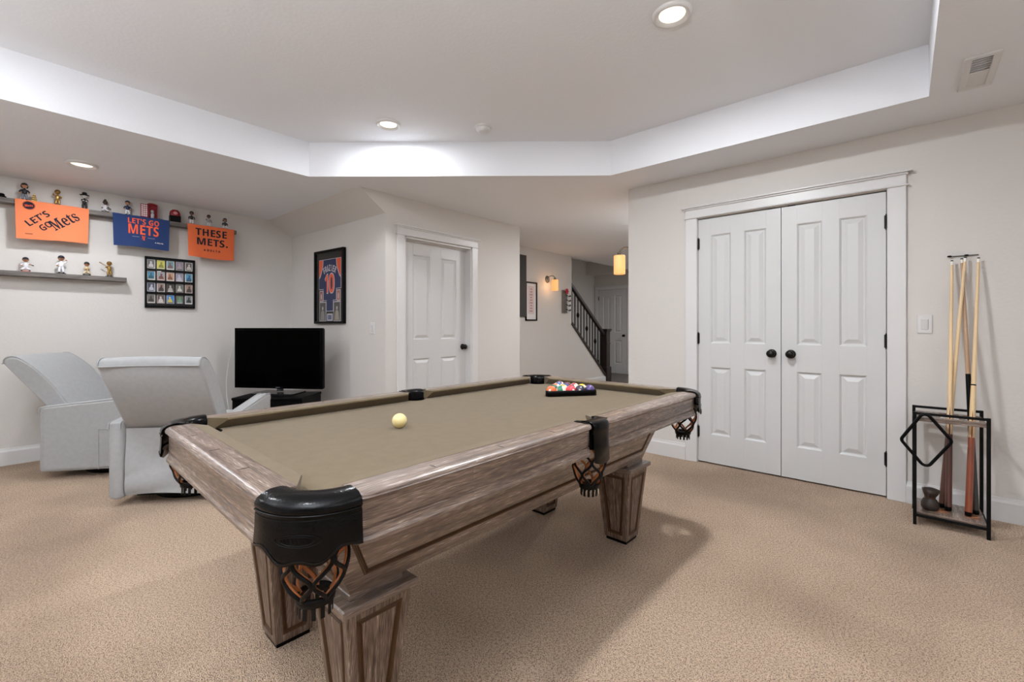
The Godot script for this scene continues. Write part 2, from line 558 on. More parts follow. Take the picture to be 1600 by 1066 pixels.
	var n := Vector3(0, 0, 1)
	baseboard("baseboard_left", Vector3(-3.2, 0, WALL_L), Vector3(2.33, 0, WALL_L), n, "white baseboard along the wall behind the recliners")
	baseboard("baseboard_nook", Vector3(2.33, 0, WALL_L), Vector3(2.455, 0, -3.78), Vector3(-0.9977, 0, 0.0685), "white baseboard beside the television stand")
	baseboard("baseboard_middle", Vector3(3.7, 0, -3.78), Vector3(4.47, 0, -3.78), n, "white baseboard right of the single door")
	baseboard("baseboard_right", Vector3(WALL_R, 0, -1.953), Vector3(WALL_R, 0, -1.415), Vector3(-1, 0, 0), "white baseboard left of the closet doors")
	baseboard("baseboard_corner", Vector3(WALL_R, 0, 0.014), Vector3(WALL_R, 0, 3.2), Vector3(-1, 0, 0), "white baseboard right of the closet doors behind the cue stand")
	st = S()
	box(st, Vector3(9.12, 0.004, -3.9), Vector3(1.5, 0.008, 3.9), 0.001)
	single("floor_landing", st, M.hall_floor, "dark grey-brown floor at the far end of the hall", "floor", "", "structure")
	baseboard("baseboard_hall", Vector3(4.47, 0, -4.62), Vector3(8.2, 0, -4.62), n, "white baseboard along the hall wall")

# ---------------------------------------------------------------- lights in the ceiling
func downlight(at: Vector3, label: String, energy: float) -> void:
	var d := thing("recessed_light", label, "ceiling light", at, 0.0, "recessed ceiling lights")
	var st := S()
	lathe(st, [Vector2(0.062, -0.001), Vector2(0.078, -0.016), Vector2(0.086, -0.017), Vector2(0.096, -0.010), Vector2(0.098, 0.0)], 40)
	obj("trim_ring", st, M.trim, d)
	st = S()
	lathe(st, [Vector2(0.0, -0.003), Vector2(0.064, -0.003)], 40)
	obj("lens", st, M.lens, d)
	var l := AreaLight3D.new()
	l.name = "lamp"
	d.add_child(l)
	l.position = Vector3(0, -0.02, 0)
	l.rotation_degrees.x = -90
	l.area_size = Vector2(0.13, 0.13)
	l.area_normalize_energy = true
	l.area_range = 20.0
	l.area_attenuation = 2.0
	l.light_energy = energy
	l.light_color = LAMP
	l.shadow_enabled = true

# added fill uplighter the room lacks: foot, pole and bowl, brightens the ceiling
func fill_uplighter(at: Vector3, label: String, energy: float) -> void:
	var f := thing("fill_uplighter", label, "added fill lamp", at, 0.0, "added fill uplighters out of view")
	var st := S()
	lathe(st, [Vector2(0.0, 0.0), Vector2(0.14, 0.0), Vector2(0.14, 0.012), Vector2(0.12, 0.022), Vector2(0.02, 0.03), Vector2(0.0, 0.03)], 32)
	obj("foot", st, M.metal_black, f)
	st = S()
	tube(st, [Vector3(0, 0.02, 0), Vector3(0, 1.0, 0), Vector3(0, 1.70, 0)], 0.011, 12)
	obj("pole", st, M.metal_black, f)
	st = S()
	lathe(st, [Vector2(0.012, 1.69), Vector2(0.08, 1.71), Vector2(0.15, 1.76), Vector2(0.185, 1.82), Vector2(0.180, 1.82), Vector2(0.145, 1.765), Vector2(0.0, 1.72)], 36)
	obj("bowl", st, M.metal_black, f)
	st = S()
	lathe(st, [Vector2(0.0, 1.79), Vector2(0.15, 1.79)], 32)
	obj("diffuser", st, M.lens, f)
	var l := AreaLight3D.new()
	l.name = "lamp"
	f.add_child(l)
	l.position = Vector3(0, 1.80, 0)
	l.rotation_degrees.x = 90
	l.area_size = Vector2(0.24, 0.24)
	l.area_normalize_energy = true
	l.area_range = 20.0
	l.area_attenuation = 2.0
	l.light_energy = energy
	l.light_color = LAMP
	l.shadow_enabled = true

func build_lights() -> void:
	var e := LAMP_ENERGY
	downlight(Vector3(2.247, TRAY, -0.885), "lit recessed ceiling light at the top of the tray, nearest the closet doors", e * 1.12)
	downlight(Vector3(2.0, TRAY, -3.04), "lit recessed ceiling light in the tray beside the smoke detector", e * 0.38)
	downlight(Vector3(-0.35, TRAY, -0.885), "unseen recessed tray light above the camera, lighting the near carpet", e * 0.42)  # out of view, continues the tray grid to light the near carpet
	downlight(Vector3(-0.35, TRAY, -3.04), "unseen recessed tray light placed to light the left carpet", e * 0.45)  # out of view, continues the tray grid over the left carpet
	downlight(Vector3(0.412, 2.412, -4.8), "lit recessed light in the low soffit above the orange towel", e * 0.4)
	downlight(Vector3(-1.7, 2.412, -4.8), "unseen recessed soffit light placed to light the shelf wall from the left", e * 0.3)  # out of view, placed to light the shelf wall
	downlight(Vector3(0.0, SOFFIT, 1.8), "unseen recessed light behind the camera, placed to light the room, left one", e * 0.35)  # unseen, lifts the general light from behind the camera
	downlight(Vector3(2.4, SOFFIT, 1.8), "unseen recessed light behind the camera, placed to light the cue wall, right one", e * 0.1)  # unseen, placed to light the wall by the cues
	downlight(Vector3(5.1, SOFFIT, -2.35), "unseen recessed light hidden by the closet corner, placed to light the hall", e * 0.9)  # kept out of sight, placed to light the hall walls
	downlight(Vector3(8.9, SOFFIT, -3.0), "unseen recessed light placed to light the far end of the hall", e * 0.8)  # out of view, placed to light the hall end
	fill_uplighter(Vector3(-1.7, 0, -2.7), "added fill uplighter out of view beyond the recliners' left", e * 1.3)  # fill uplighters added only to brighten the ceiling
	fill_uplighter(Vector3(-0.9, 0, -0.2), "added fill uplighter just left of the camera, out of view", e * 3.3)
	fill_uplighter(Vector3(1.5, 0, 1.7), "added fill uplighter behind the camera, out of view", e * 0.55)
	# smoke detector
	var d := thing("smoke_detector", "round white smoke detector on the raised ceiling", "smoke detector", Vector3(2.531, TRAY, -2.521))
	var st := S()
	lathe(st, [Vector2(0.0, -0.012), Vector2(0.068, -0.012), Vector2(0.072, -0.006), Vector2(0.072, 0.0)], 32)
	obj("mounting_plate", st, M.trim, d)
	st = S()
	lathe(st, [Vector2(0.0, -0.042), Vector2(0.035, -0.042), Vector2(0.05, -0.036), Vector2(0.056, -0.02), Vector2(0.056, -0.012)], 32)
	obj("cover", st, M.trim, d)
	# air vent in the right soffit
	var vt := thing("ceiling_vent", "white louvred air vent in the low ceiling at upper right", "vent", Vector3(3.265, SOFFIT - 0.004, 0.288), 0.0)
	st = S()
	for k in [[-0.185, 0.0, 0.03, 0.13], [0.185, 0.0, 0.03, 0.13], [0.0, -0.05, 0.34, 0.03], [0.0, 0.05, 0.34, 0.03]]:
		box(st, Vector3(k[0], 0, k[1]), Vector3(k[2], 0.012, k[3]), 0.003)
	obj("frame", st, M.trim, vt)
	for i in 12:
		st = S()
		box(st, Vector3.ZERO, Vector3(0.022, 0.0015, 0.07), 0.0003, Transform3D(Basis(Vector3(0, 0, 1), deg_to_rad(38 if i < 6 else -38)), Vector3(-0.15 + 0.0275 * i, 0.002, 0)))
		obj("louvre", st, M.trim, vt)

# ---------------------------------------------------------------- doors
func door_leaf(parent: Node3D, w: float, h: float, face_z: float) -> void:
	# x from 0 to w, y from 0 to h, front at face_z, four raised panels
	var st := S()
	var sw := w * 0.165
	var pw := (w - sw * 3) / 2
	var rows := [[0.235, 0.80], [1.0, h - 0.14]]
	var ys := [0.0, rows[0][0], rows[0][1], rows[1][0], rows[1][1], h]
	for k in [[0.0, sw], [sw + pw, sw], [2 * sw + 2 * pw, sw]]:
		box(st, Vector3(k[0] + k[1] / 2, h / 2, face_z - 0.0175), Vector3(k[1], h, 0.035), 0.0006)
	for r in [0, 2, 4]:
		for cix in 2:
			var x0 := sw + cix * (pw + sw)
			var yc: float = (ys[r] + ys[r + 1]) / 2
			box(st, Vector3(x0 + pw / 2, yc, face_z - 0.0175), Vector3(pw, ys[r + 1] - ys[r], 0.035), 0.0)
	obj("leaf", st, M.door, parent)
	for r in rows:
		for cix in 2:
			var x0 := sw + cix * (pw + sw)
			st = S()
			var q := [Vector3(x0, r[0], face_z), Vector3(x0 + pw, r[0], face_z), Vector3(x0 + pw, r[1], face_z), Vector3(x0, r[1], face_z)]
			rings(st, q, Vector3(0, 0, 1), [[0.0, 0.0], [0.004, -0.003], [0.012, -0.0125], [0.020, -0.0125], [0.046, -0.002], [0.047, -0.0012]])
			obj("panel", st, M.door, parent)

func knob(parent: Node3D, at: Vector3) -> void:
	var st := S()
	var xf := Transform3D(Basis(Vector3(1, 0, 0), PI / 2), at)
	lathe(st, [Vector2(0.0, 0.0), Vector2(0.033, 0.0), Vector2(0.033, 0.004), Vector2(0.028, 0.008), Vector2(0.012, 0.010), Vector2(0.011, 0.026), Vector2(0.020, 0.032), Vector2(0.028, 0.042), Vector2(0.029, 0.050), Vector2(0.024, 0.059), Vector2(0.012, 0.064), Vector2(0.0, 0.065)], 28, xf)
	obj("knob", st, M.bronze, parent)

func hinge(parent: Node3D, at: Vector3) -> void:
	var st := S()
	tube(st, [at + Vector3(0, -0.045, 0), at + Vector3(0, 0.045, 0)], 0.0075, 10)
	box(st, at + Vector3(0, 0, -0.004), Vector3(0.022, 0.088, 0.003), 0.0005)
	ellipsoid(st, at + Vector3(0, 0.048, 0), Vector3(0.005, 0.007, 0.005), 8, 6)
	ellipsoid(st, at + Vector3(0, -0.048, 0), Vector3(0.005, 0.007, 0.005), 8, 6)
	obj("hinge", st, M.bronze, parent)

# casing round an opening from x0 to x1, head at y1, on the wall plane z = 0 of the parent
func casing(parent: Node3D, x0: float, x1: float, y1: float, w := 0.096) -> void:
	for k in [[x0 - w, x0], [x1, x1 + w]]:
		var st := S()
		box(st, Vector3((k[0] + k[1]) / 2, y1 / 2 + 0.004, 0.009), Vector3(w, y1 + 0.008, 0.018), 0.003)
		obj("side_casing", st, M.trim, parent)
	var st2 := S()
	var L := x1 - x0 + 2 * w
	var m := (x0 + x1) / 2
	box(st2, Vector3(m, y1 + 0.053, 0.010), Vector3(L, 0.09, 0.020), 0.002)
	obj("head_casing", st2, M.trim, parent)
	st2 = S()
	box(st2, Vector3(m, y1 + 0.011, 0.014), Vector3(L + 0.024, 0.011, 0.028), 0.004)
	box(st2, Vector3(m, y1 + 0.086, 0.016), Vector3(L + 0.022, 0.014, 0.032), 0.005)
	box(st2, Vector3(m, y1 + 0.099, 0.021), Vector3(L + 0.056, 0.014, 0.044), 0.004)
	obj("cap_moulding", st2, M.trim, parent)

func light_switch(at: Vector3, turn: float, label: String) -> void:
	var s := thing("light_switch", label, "light switch", at, turn)
	var st := S()
	box(st, Vector3(0, 0, 0.003), Vector3(0.072, 0.117, 0.006), 0.0025)
	obj("plate", st, M.trim, s)
	st = S()
	box(st, Vector3(0, 0, 0.008), Vector3(0.034, 0.067, 0.006), 0.002, Transform3D(Basis(Vector3(1, 0, 0), 0.05), Vector3.ZERO))
	obj("rocker", st, M.door, s)
	for y in [-0.048, 0.048]:
		st = S()
		ellipsoid(st, Vector3(0, y, 0.006), Vector3(0.0032, 0.0032, 0.0012), 10, 6)
		obj("screw", st, M.trim, s)

func build_doors() -> void:
	# closet: seen from the room, local x runs to the right (world +z), local z points out (world -x)
	var d1 := thing("door_1", "left leaf of the white double closet doors with black knob", "door", Vector3(WALL_R, 0.012, -1.314), -90.0, "closet door leaves", "structure")
	door_leaf(d1, 0.6115, 2.045, -0.012)
	knob(d1, Vector3(0.551, 0.931, -0.012))
	for y in [0.25, 1.04, 1.84]:
		hinge(d1, Vector3(0.0, y, -0.006))
	var d2 := thing("door_2", "right leaf of the white double closet doors with black knob", "door", Vector3(WALL_R, 0.012, -0.6985), -90.0, "closet door leaves", "structure")
	door_leaf(d2, 0.6115, 2.045, -0.012)
	knob(d2, Vector3(0.062, 0.931, -0.012))
	for y in [0.25, 1.04, 1.84]:
		hinge(d2, Vector3(0.6125, y, -0.006))
	for k in [[d1, 0.55], [d2, 0.065]]:
		var st := S()
		box(st, Vector3(k[1], 2.047, -0.016), Vector3(0.05, 0.006, 0.014), 0.001)
		obj("ball_catch", st, M.bronze, k[0])
	var t := thing("trim_2", "white casing with a crown cap around the closet doors", "door casing", Vector3(WALL_R, 0, 0), -90.0, "", "structure")
	casing(t, -1.318, -0.081, 2.064)
	# closet lining so that the gaps round the leaves are dark
	var lin := S()
	box(lin, Vector3(WALL_R + 0.7, 1.1, -0.7), Vector3(0.02, 2.2, 1.5), 0.0)
	single("wall_closet", lin, M.wall, "unseen wall inside the closed closet, keeps the door gaps dark", "wall", "", "structure")
	# single door in the middle wall
	var d3 := thing("door_3", "white four-panel door with a black knob behind the pool table", "door", Vector3(2.69, 0.012, -3.862), 0.0, "", "structure")
	door_leaf(d3, 0.90, 2.035, 0.0)
	knob(d3, Vector3(0.845, 0.905, 0.0))
	var j := S()
	for x in [2.681, 3.593]:
		box(j, Vector3(x, 1.03, -3.84), Vector3(0.018, 2.06, 0.13), 0.001)
	box(j, Vector3(3.135, 2.053, -3.84), Vector3(0.93, 0.014, 0.13), 0.001)
	box(j, Vector3(3.135, 2.04, -3.85), Vector3(0.93, 0.012, 0.012), 0.001)
	single("trim_3", j, M.trim, "white jamb lining the single door opening", "door jamb", "", "structure")
	var t3 := thing("trim_4", "white casing with a capped head around the single door", "door casing", Vector3(0, 0, -3.78), 0.0, "", "structure")
	casing(t3, 2.668, 3.601, 2.06, 0.09)
	light_switch(Vector3(WALL_R, 1.165, 0.103), -90.0, "white rocker light switch on the wall above the cue stand")
	light_switch(Vector3(2.4415, 1.135, -3.985), -86.1, "white light switch on the wall right of the framed jersey")
	# door at the end of the hall
	var d4 := thing("door_4", "white panelled door with black knob at the end of the hall", "door", Vector3(9.9, 0.012, -5.76), -90.0, "", "structure")
	door_leaf(d4, 0.76, 2.035, 0.012)
	knob(d4, Vector3(0.69, 0.92, 0.012))
	for y in [0.25, 1.1, 1.84]:
		hinge(d4, Vector3(0.0, y, 0.016))
	var t4 := thing("trim_5", "white casing around the door at the hall end", "door casing", Vector3(9.9, 0, 0), -90.0, "", "structure")
	casing(t4, -5.768, -4.992, 2.06)


# ---------------------------------------------------------------- pool table
# rail along local x, nose of the cushion at z = 0, outside towards +z
func rail(parent: Node3D, w0: float, w1: float, n0: float, n1: float, at: Vector3, turn: float, sights: Array) -> void:
	var r := holder("rail", parent, at, turn)
	var prof := [Vector2(0.041, 0.800), Vector2(0.104, 0.800), Vector2(0.111, 0.7985), Vector2(0.117, 0.795), Vector2(0.120, 0.789), Vector2(0.119, 0.784), Vector2(0.115, 0.780), Vector2(0.110, 0.777), Vector2(0.1085, 0.772), Vector2(0.1085, 0.722), Vector2(0.105, 0.720), Vector2(0.105, 0.716), Vector2(0.1095, 0.714), Vector2(0.1115, 0.700), Vector2(0.116, 0.694), Vector2(0.116, 0.686), Vector2(0.1, 0.684), Vector2(0.041, 0.684)]
	var groups := [-1, 1, 1, 1, 1, 1, 2, 2, -1, -1, -1, -1, -1, 3, -1, -1, -1, -1]
	var xs := [w0]
	for k in [0.004, 0.009, 0.016, 0.025, 0.036]:
		xs.append(w0 + k)
	for k in [0.036, 0.025, 0.016, 0.009, 0.004, 0.0]:
		xs.append(w1 - k)
	var secs := []
	for x in xs:
		var e := minf(x - w0, w1 - x)
		var R := 0.036
		var d := 0.0 if e >= R else 0.45 * (R - sqrt(maxf(0.0, R * R - (R - e) * (R - e))))
		var row := []
		for p in prof:
			var k := clampf((p.x - 0.041) / 0.08, 0.0, 1.0)
			row.append(Vector3(x, p.y, p.x - d * k))
		secs.append(row)
	var st := S()
	loft(st, secs, groups, Vector3.ZERO)
	var p2 := PackedVector2Array()
	for p in secs[0]:
		p2.append(Vector2(p.z, p.y))
	var ids := Geometry2D.triangulate_polygon(p2)
	for i in range(0, ids.size(), 3):
		tri(st, secs[0][ids[i]], secs[0][ids[i + 1]], secs[0][ids[i + 2]], Vector3(-1, 0, 0))
		var z: Array = secs[-1]
		tri(st, z[ids[i]], z[ids[i + 1]], z[ids[i + 2]], Vector3(1, 0, 0))
	obj("wood", st, M.wood, r)
	# cloth cushion with cut-back ends
	var cp := [Vector2(0.041, 0.8005), Vector2(0.003, 0.7985), Vector2(-0.001, 0.7955), Vector2(-0.0005, 0.791), Vector2(0.030, 0.757), Vector2(0.041, 0.757)]
	var ends := [[], []]
	for p in cp:
		var t := clampf(p.x / 0.041, 0.0, 1.0)
		ends[0].append(Vector3(lerpf(n0, w0, t), p.y, p.x))
		ends[1].append(Vector3(lerpf(n1, w1, t), p.y, p.x))
	st = S()
	loft(st, ends, [-1, 1, 1, -1, -1, -1], Vector3.ZERO)
	poly(st, ends[0], Vector3(-1, 0, 0))
	poly(st, ends[1], Vector3(1, 0, 0))
	obj("cushion", st, M.cloth, r)
	for x in sights:
		st = S()
		extrude(st, PackedVector2Array([Vector2(-0.013, 0), Vector2(0, -0.0035), Vector2(0.013, 0), Vector2(0, 0.0035)]), 0.8, 0.8006, Transform3D(Basis(Vector3(0, 0, 1), Vector3(1, 0, 0), Vector3(0, 1, 0)), Vector3(x, 0, 0.081)))
		obj("sight", st, M.dark_wood, r)

func net(parent: Node3D, at: Vector3, y0: float, y1: float, r0: float) -> void:
	var N := 10
	var prof := func(t: float) -> float:
		return r0 * (0.94 + 0.16 * sin(t * PI * 0.9) - 0.42 * t * t * t)
	for layer in 2:
		var st := S()
		for k in N:
			var path := []
			var sg := 1.0 if k % 2 == 0 else -1.0
			for i in 19:
				var t := i / 18.0
				var a := TAU / N * (k + 0.46 * sg * cos(t * PI * 3.0)) + 0.2
				var r: float = prof.call(t) - layer * 0.0042
				path.append(at + Vector3(cos(a) * r, lerpf(y0, y1, t), sin(a) * r))
			tube(st, path, 0.0046 if layer == 0 else 0.0043, 6)
		obj("net" if layer == 0 else "net_lining", st, M.strap if layer == 0 else M.tan_leather, parent)
	var st2 := S()
	var rb: float = prof.call(1.0)
	lathe(st2, [Vector2(rb + 0.003, y1 + 0.006), Vector2(rb + 0.005, y1), Vector2(rb + 0.003, y1 - 0.012), Vector2(rb - 0.004, y1 - 0.014), Vector2(rb - 0.004, y1 + 0.006), Vector2(rb + 0.003, y1 + 0.006)], 20, Transform3D(Basis(), at))
	obj("net_ring", st2, M.strap, parent)
	st2 = S()
	for k in 12:
		var a := TAU * k / 12.0
		var d := Vector3(cos(a), 0, sin(a))
		box(st2, Vector3(0, -0.014, 0), Vector3(0.009, 0.03, 0.002), 0.0004, Transform3D(Basis(Vector3(0, 1, 0), PI / 2 - a), at + d * (rb - 0.002) + Vector3(0, y1 - 0.010, 0)))
	obj("fringe", st2, M.strap, parent)

# corner pocket: origin where the two rails end, opening the quarter between +x and +z
func corner_pocket(parent: Node3D, at: Vector3, turn: float) -> void:
	var p := holder("corner_pocket", parent, at, turn)
	var st := S()
	var rows := []
	var n := 24
	for i in n + 1:
		var t := float(i) / n
		var a := lerpf(-0.02, PI / 2 + 0.02, t)
		var d := Vector3(cos(a), 0, sin(a))
		var edge := absf(t - 0.5) * 2.0
		var bot := 0.688 - 0.012 * cos((t - 0.5) * TAU) + 0.007 * cos((t - 0.5) * TAU * 3.0) + 0.006 * edge
		var ro := 0.1505 + 0.003 * sin(t * PI)
		var row := []
		for q in [Vector2(0.078, 0.70), Vector2(0.078, 0.785), Vector2(0.081, 0.797), Vector2(0.090, 0.8045), Vector2(0.104, 0.808), Vector2(0.122, 0.8075), Vector2(0.138, 0.803), Vector2(0.149, 0.795), Vector2(0.1535, 0.786), Vector2(0.1535, 0.778), Vector2(0.150, 0.774)]:
			row.append(d * (q.x + (ro - 0.1505 if q.x > 0.12 else 0.0)) + Vector3(0, q.y, 0))
		row.append(d * (ro + 0.002) + Vector3(0, 0.765, 0))
		row.append(d * (ro + 0.003) + Vector3(0, 0.735, 0))
		row.append(d * (ro + 0.005) + Vector3(0, lerpf(bot, 0.735, 0.3), 0))
		row.append(d * (ro + 0.006) + Vector3(0, bot, 0))
		row.append(d * (ro + 0.002) + Vector3(0, bot - 0.001, 0))
		row.append(d * (ro - 0.004) + Vector3(0, 0.72, 0))
		rows.append(row)
	grid(st, rows, false, false, true)
	obj("leather_cover", st, M.leather, p)
	# bead, stitching and the embossed oval on the shield
	st = S()
	var bead := []
	var seam := []
	var hem := []
	for i in n + 1:
		var t := float(i) / n
		var a := lerpf(0.0, PI / 2, t)
		var d := Vector3(cos(a), 0, sin(a))
		var bot := 0.688 - 0.012 * cos((t - 0.5) * TAU) + 0.007 * cos((t - 0.5) * TAU * 3.0) + 0.006 * absf(t - 0.5) * 2.0
		bead.append(d * (0.1535 + 0.003 * sin(t * PI)) + Vector3(0, 0.7745, 0))
		seam.append(d * (0.1528 + 0.003 * sin(t * PI)) + Vector3(0, 0.766, 0))
		hem.append(d * (0.1565 + 0.003 * sin(t * PI)) + Vector3(0, bot + 0.006, 0))
	tube(st, bead, 0.0022, 6)
	obj("bead", st, M.leather, p)
	st = S()
	tube(st, seam, 0.0008, 5)
	obj("stitching", st, M.leather, p)
	st = S()
	tube(st, hem, 0.0008, 5)
	obj("stitching", st, M.leather, p)
	st = S()
	for s in [1.0, 0.72]:
		var oval := []
		for k in 40:
			var f := TAU * k / 40.0
			var a: float = PI / 4 + cos(f) * 0.30 * s + 0.02
			oval.append(Vector3(cos(a), 0, sin(a)) * 0.1575 + Vector3(0, 0.727 + sin(f) * 0.0125 * s, 0))
		tube(st, oval, 0.0007, 5, true)
	for k in 7:
		var a := PI / 4 + 0.02 + (k - 3) * 0.055
		tube(st, [Vector3(cos(a - 0.012), 0, sin(a - 0.012)) * 0.1574 + Vector3(0, 0.722, 0), Vector3(cos(a + 0.012), 0, sin(a + 0.012)) * 0.1574 + Vector3(0, 0.732, 0)], 0.0008, 5)
	obj("embossing", st, M.leather, p)
	st = S()
	lathe(st, [Vector2(0.066, 0.757), Vector2(0.068, 0.70)], 24, Transform3D(Basis(), Vector3(0.03, 0, 0.03)))
	obj("liner", st, M.plastic_black, p)
	net(p, Vector3(0.05, 0, 0.05), 0.715, 0.575, 0.064)

func side_pocket(parent: Node3D, at: Vector3, turn: float) -> void:
	# origin on the nose line, outside towards +z
	var p := holder("side_pocket", parent, at, turn)
	var st := S()
	var rows := []
	var n := 16
	for i in n + 1:
		var t := float(i) / n
		var x := lerpf(-0.052, 0.052, t)
		var bow := sqrt(maxf(0.0, 1.0 - pow(absf(x) / 0.054, 2.0)))
		var zi := 0.032 + 0.030 * bow
		var zo := 0.112 + 0.016 * pow(bow, 0.7)
		var bot := 0.668 - 0.018 * bow
		var row := []
		for q in [Vector2(zi, 0.70), Vector2(zi, 0.79), Vector2(zi + 0.004, 0.801), Vector2(lerpf(zi, zo, 0.4), 0.806), Vector2(lerpf(zi, zo, 0.8), 0.805), Vector2(zo - 0.002, 0.798), Vector2(zo + 0.002, 0.788), Vector2(zo + 0.002, 0.772), Vector2(zo, 0.768), Vector2(zo + 0.002, 0.72), Vector2(zo + 0.005, bot), Vector2(zo - 0.002, bot)]:
			row.append(Vector3(x, q.y, q.x))
		rows.append(row)
	grid(st, rows, false, false, true)
	obj("leather_cover", st, M.leather, p)
	for s in [-1, 1]:
		st = S()
		box(st, Vector3(s * 0.058, 0.802, 0.075), Vector3(0.02, 0.003, 0.06), 0.001)
		obj("leather_flap", st, M.leather, p)
	st = S()
	lathe(st, [Vector2(0.052, 0.757), Vector2(0.054, 0.70)], 24, Transform3D(Basis(), Vector3(0, 0, 0.058)))
	obj("liner", st, M.plastic_black, p)
	net(p, Vector3(0, 0, 0.066), 0.70, 0.56, 0.058)

func table_leg(parent: Node3D, at: Vector3) -> void:
	var leg := holder("leg", parent, at)
	var b := 0.064
	var t := 0.100
	var y0 := 0.018
	var y1 := 0.392
	var frame := S()
	var mould := S()
	var field := S()
	for k in 4:
		var R := Basis(Vector3.UP, k * PI / 2)
		var q := [R * Vector3(-b, y0, b), R * Vector3(b, y0, b), R * Vector3(t, y1, t), R * Vector3(-t, y1, t)]
		var n: Vector3 = R * Vector3(0, -(t - b) / (y1 - y0), 1).normalized()
		var inner := rings(frame, q, n, [[0.0, 0.0], [0.026, 0.0]], false)
		var m := rings(mould, inner, n, [[0.0, 0.0], [0.002, 0.003], [0.005, 0.002], [0.010, -0.006], [0.014, -0.006], [0.017, -0.002]], false)
		rings(field, m, n, [[0.0, 0.0], [0.003, 0.001]])
	poly(frame, [Vector3(-b, y0, -b), Vector3(b, y0, -b), Vector3(b, y0, b), Vector3(-b, y0, b)], Vector3.DOWN)
	obj("frame", frame, M.wood_up, leg)
	obj("moulding", mould, M.groove, leg)
	obj("panel", field, M.wood_up, leg)
	var st := S()
	box(st, Vector3(0, 0.4035, 0), Vector3(0.232, 0.023, 0.232), 0.004)
	box(st, Vector3(0, 0.423, 0), Vector3(0.165, 0.018, 0.165), 0.002)
	obj("cap", st, M.wood, leg)
	st = S()
	box(st, Vector3(0, 0.009, 0), Vector3(0.118, 0.018, 0.118), 0.002)
	obj("foot", st, M.plastic_black, leg)

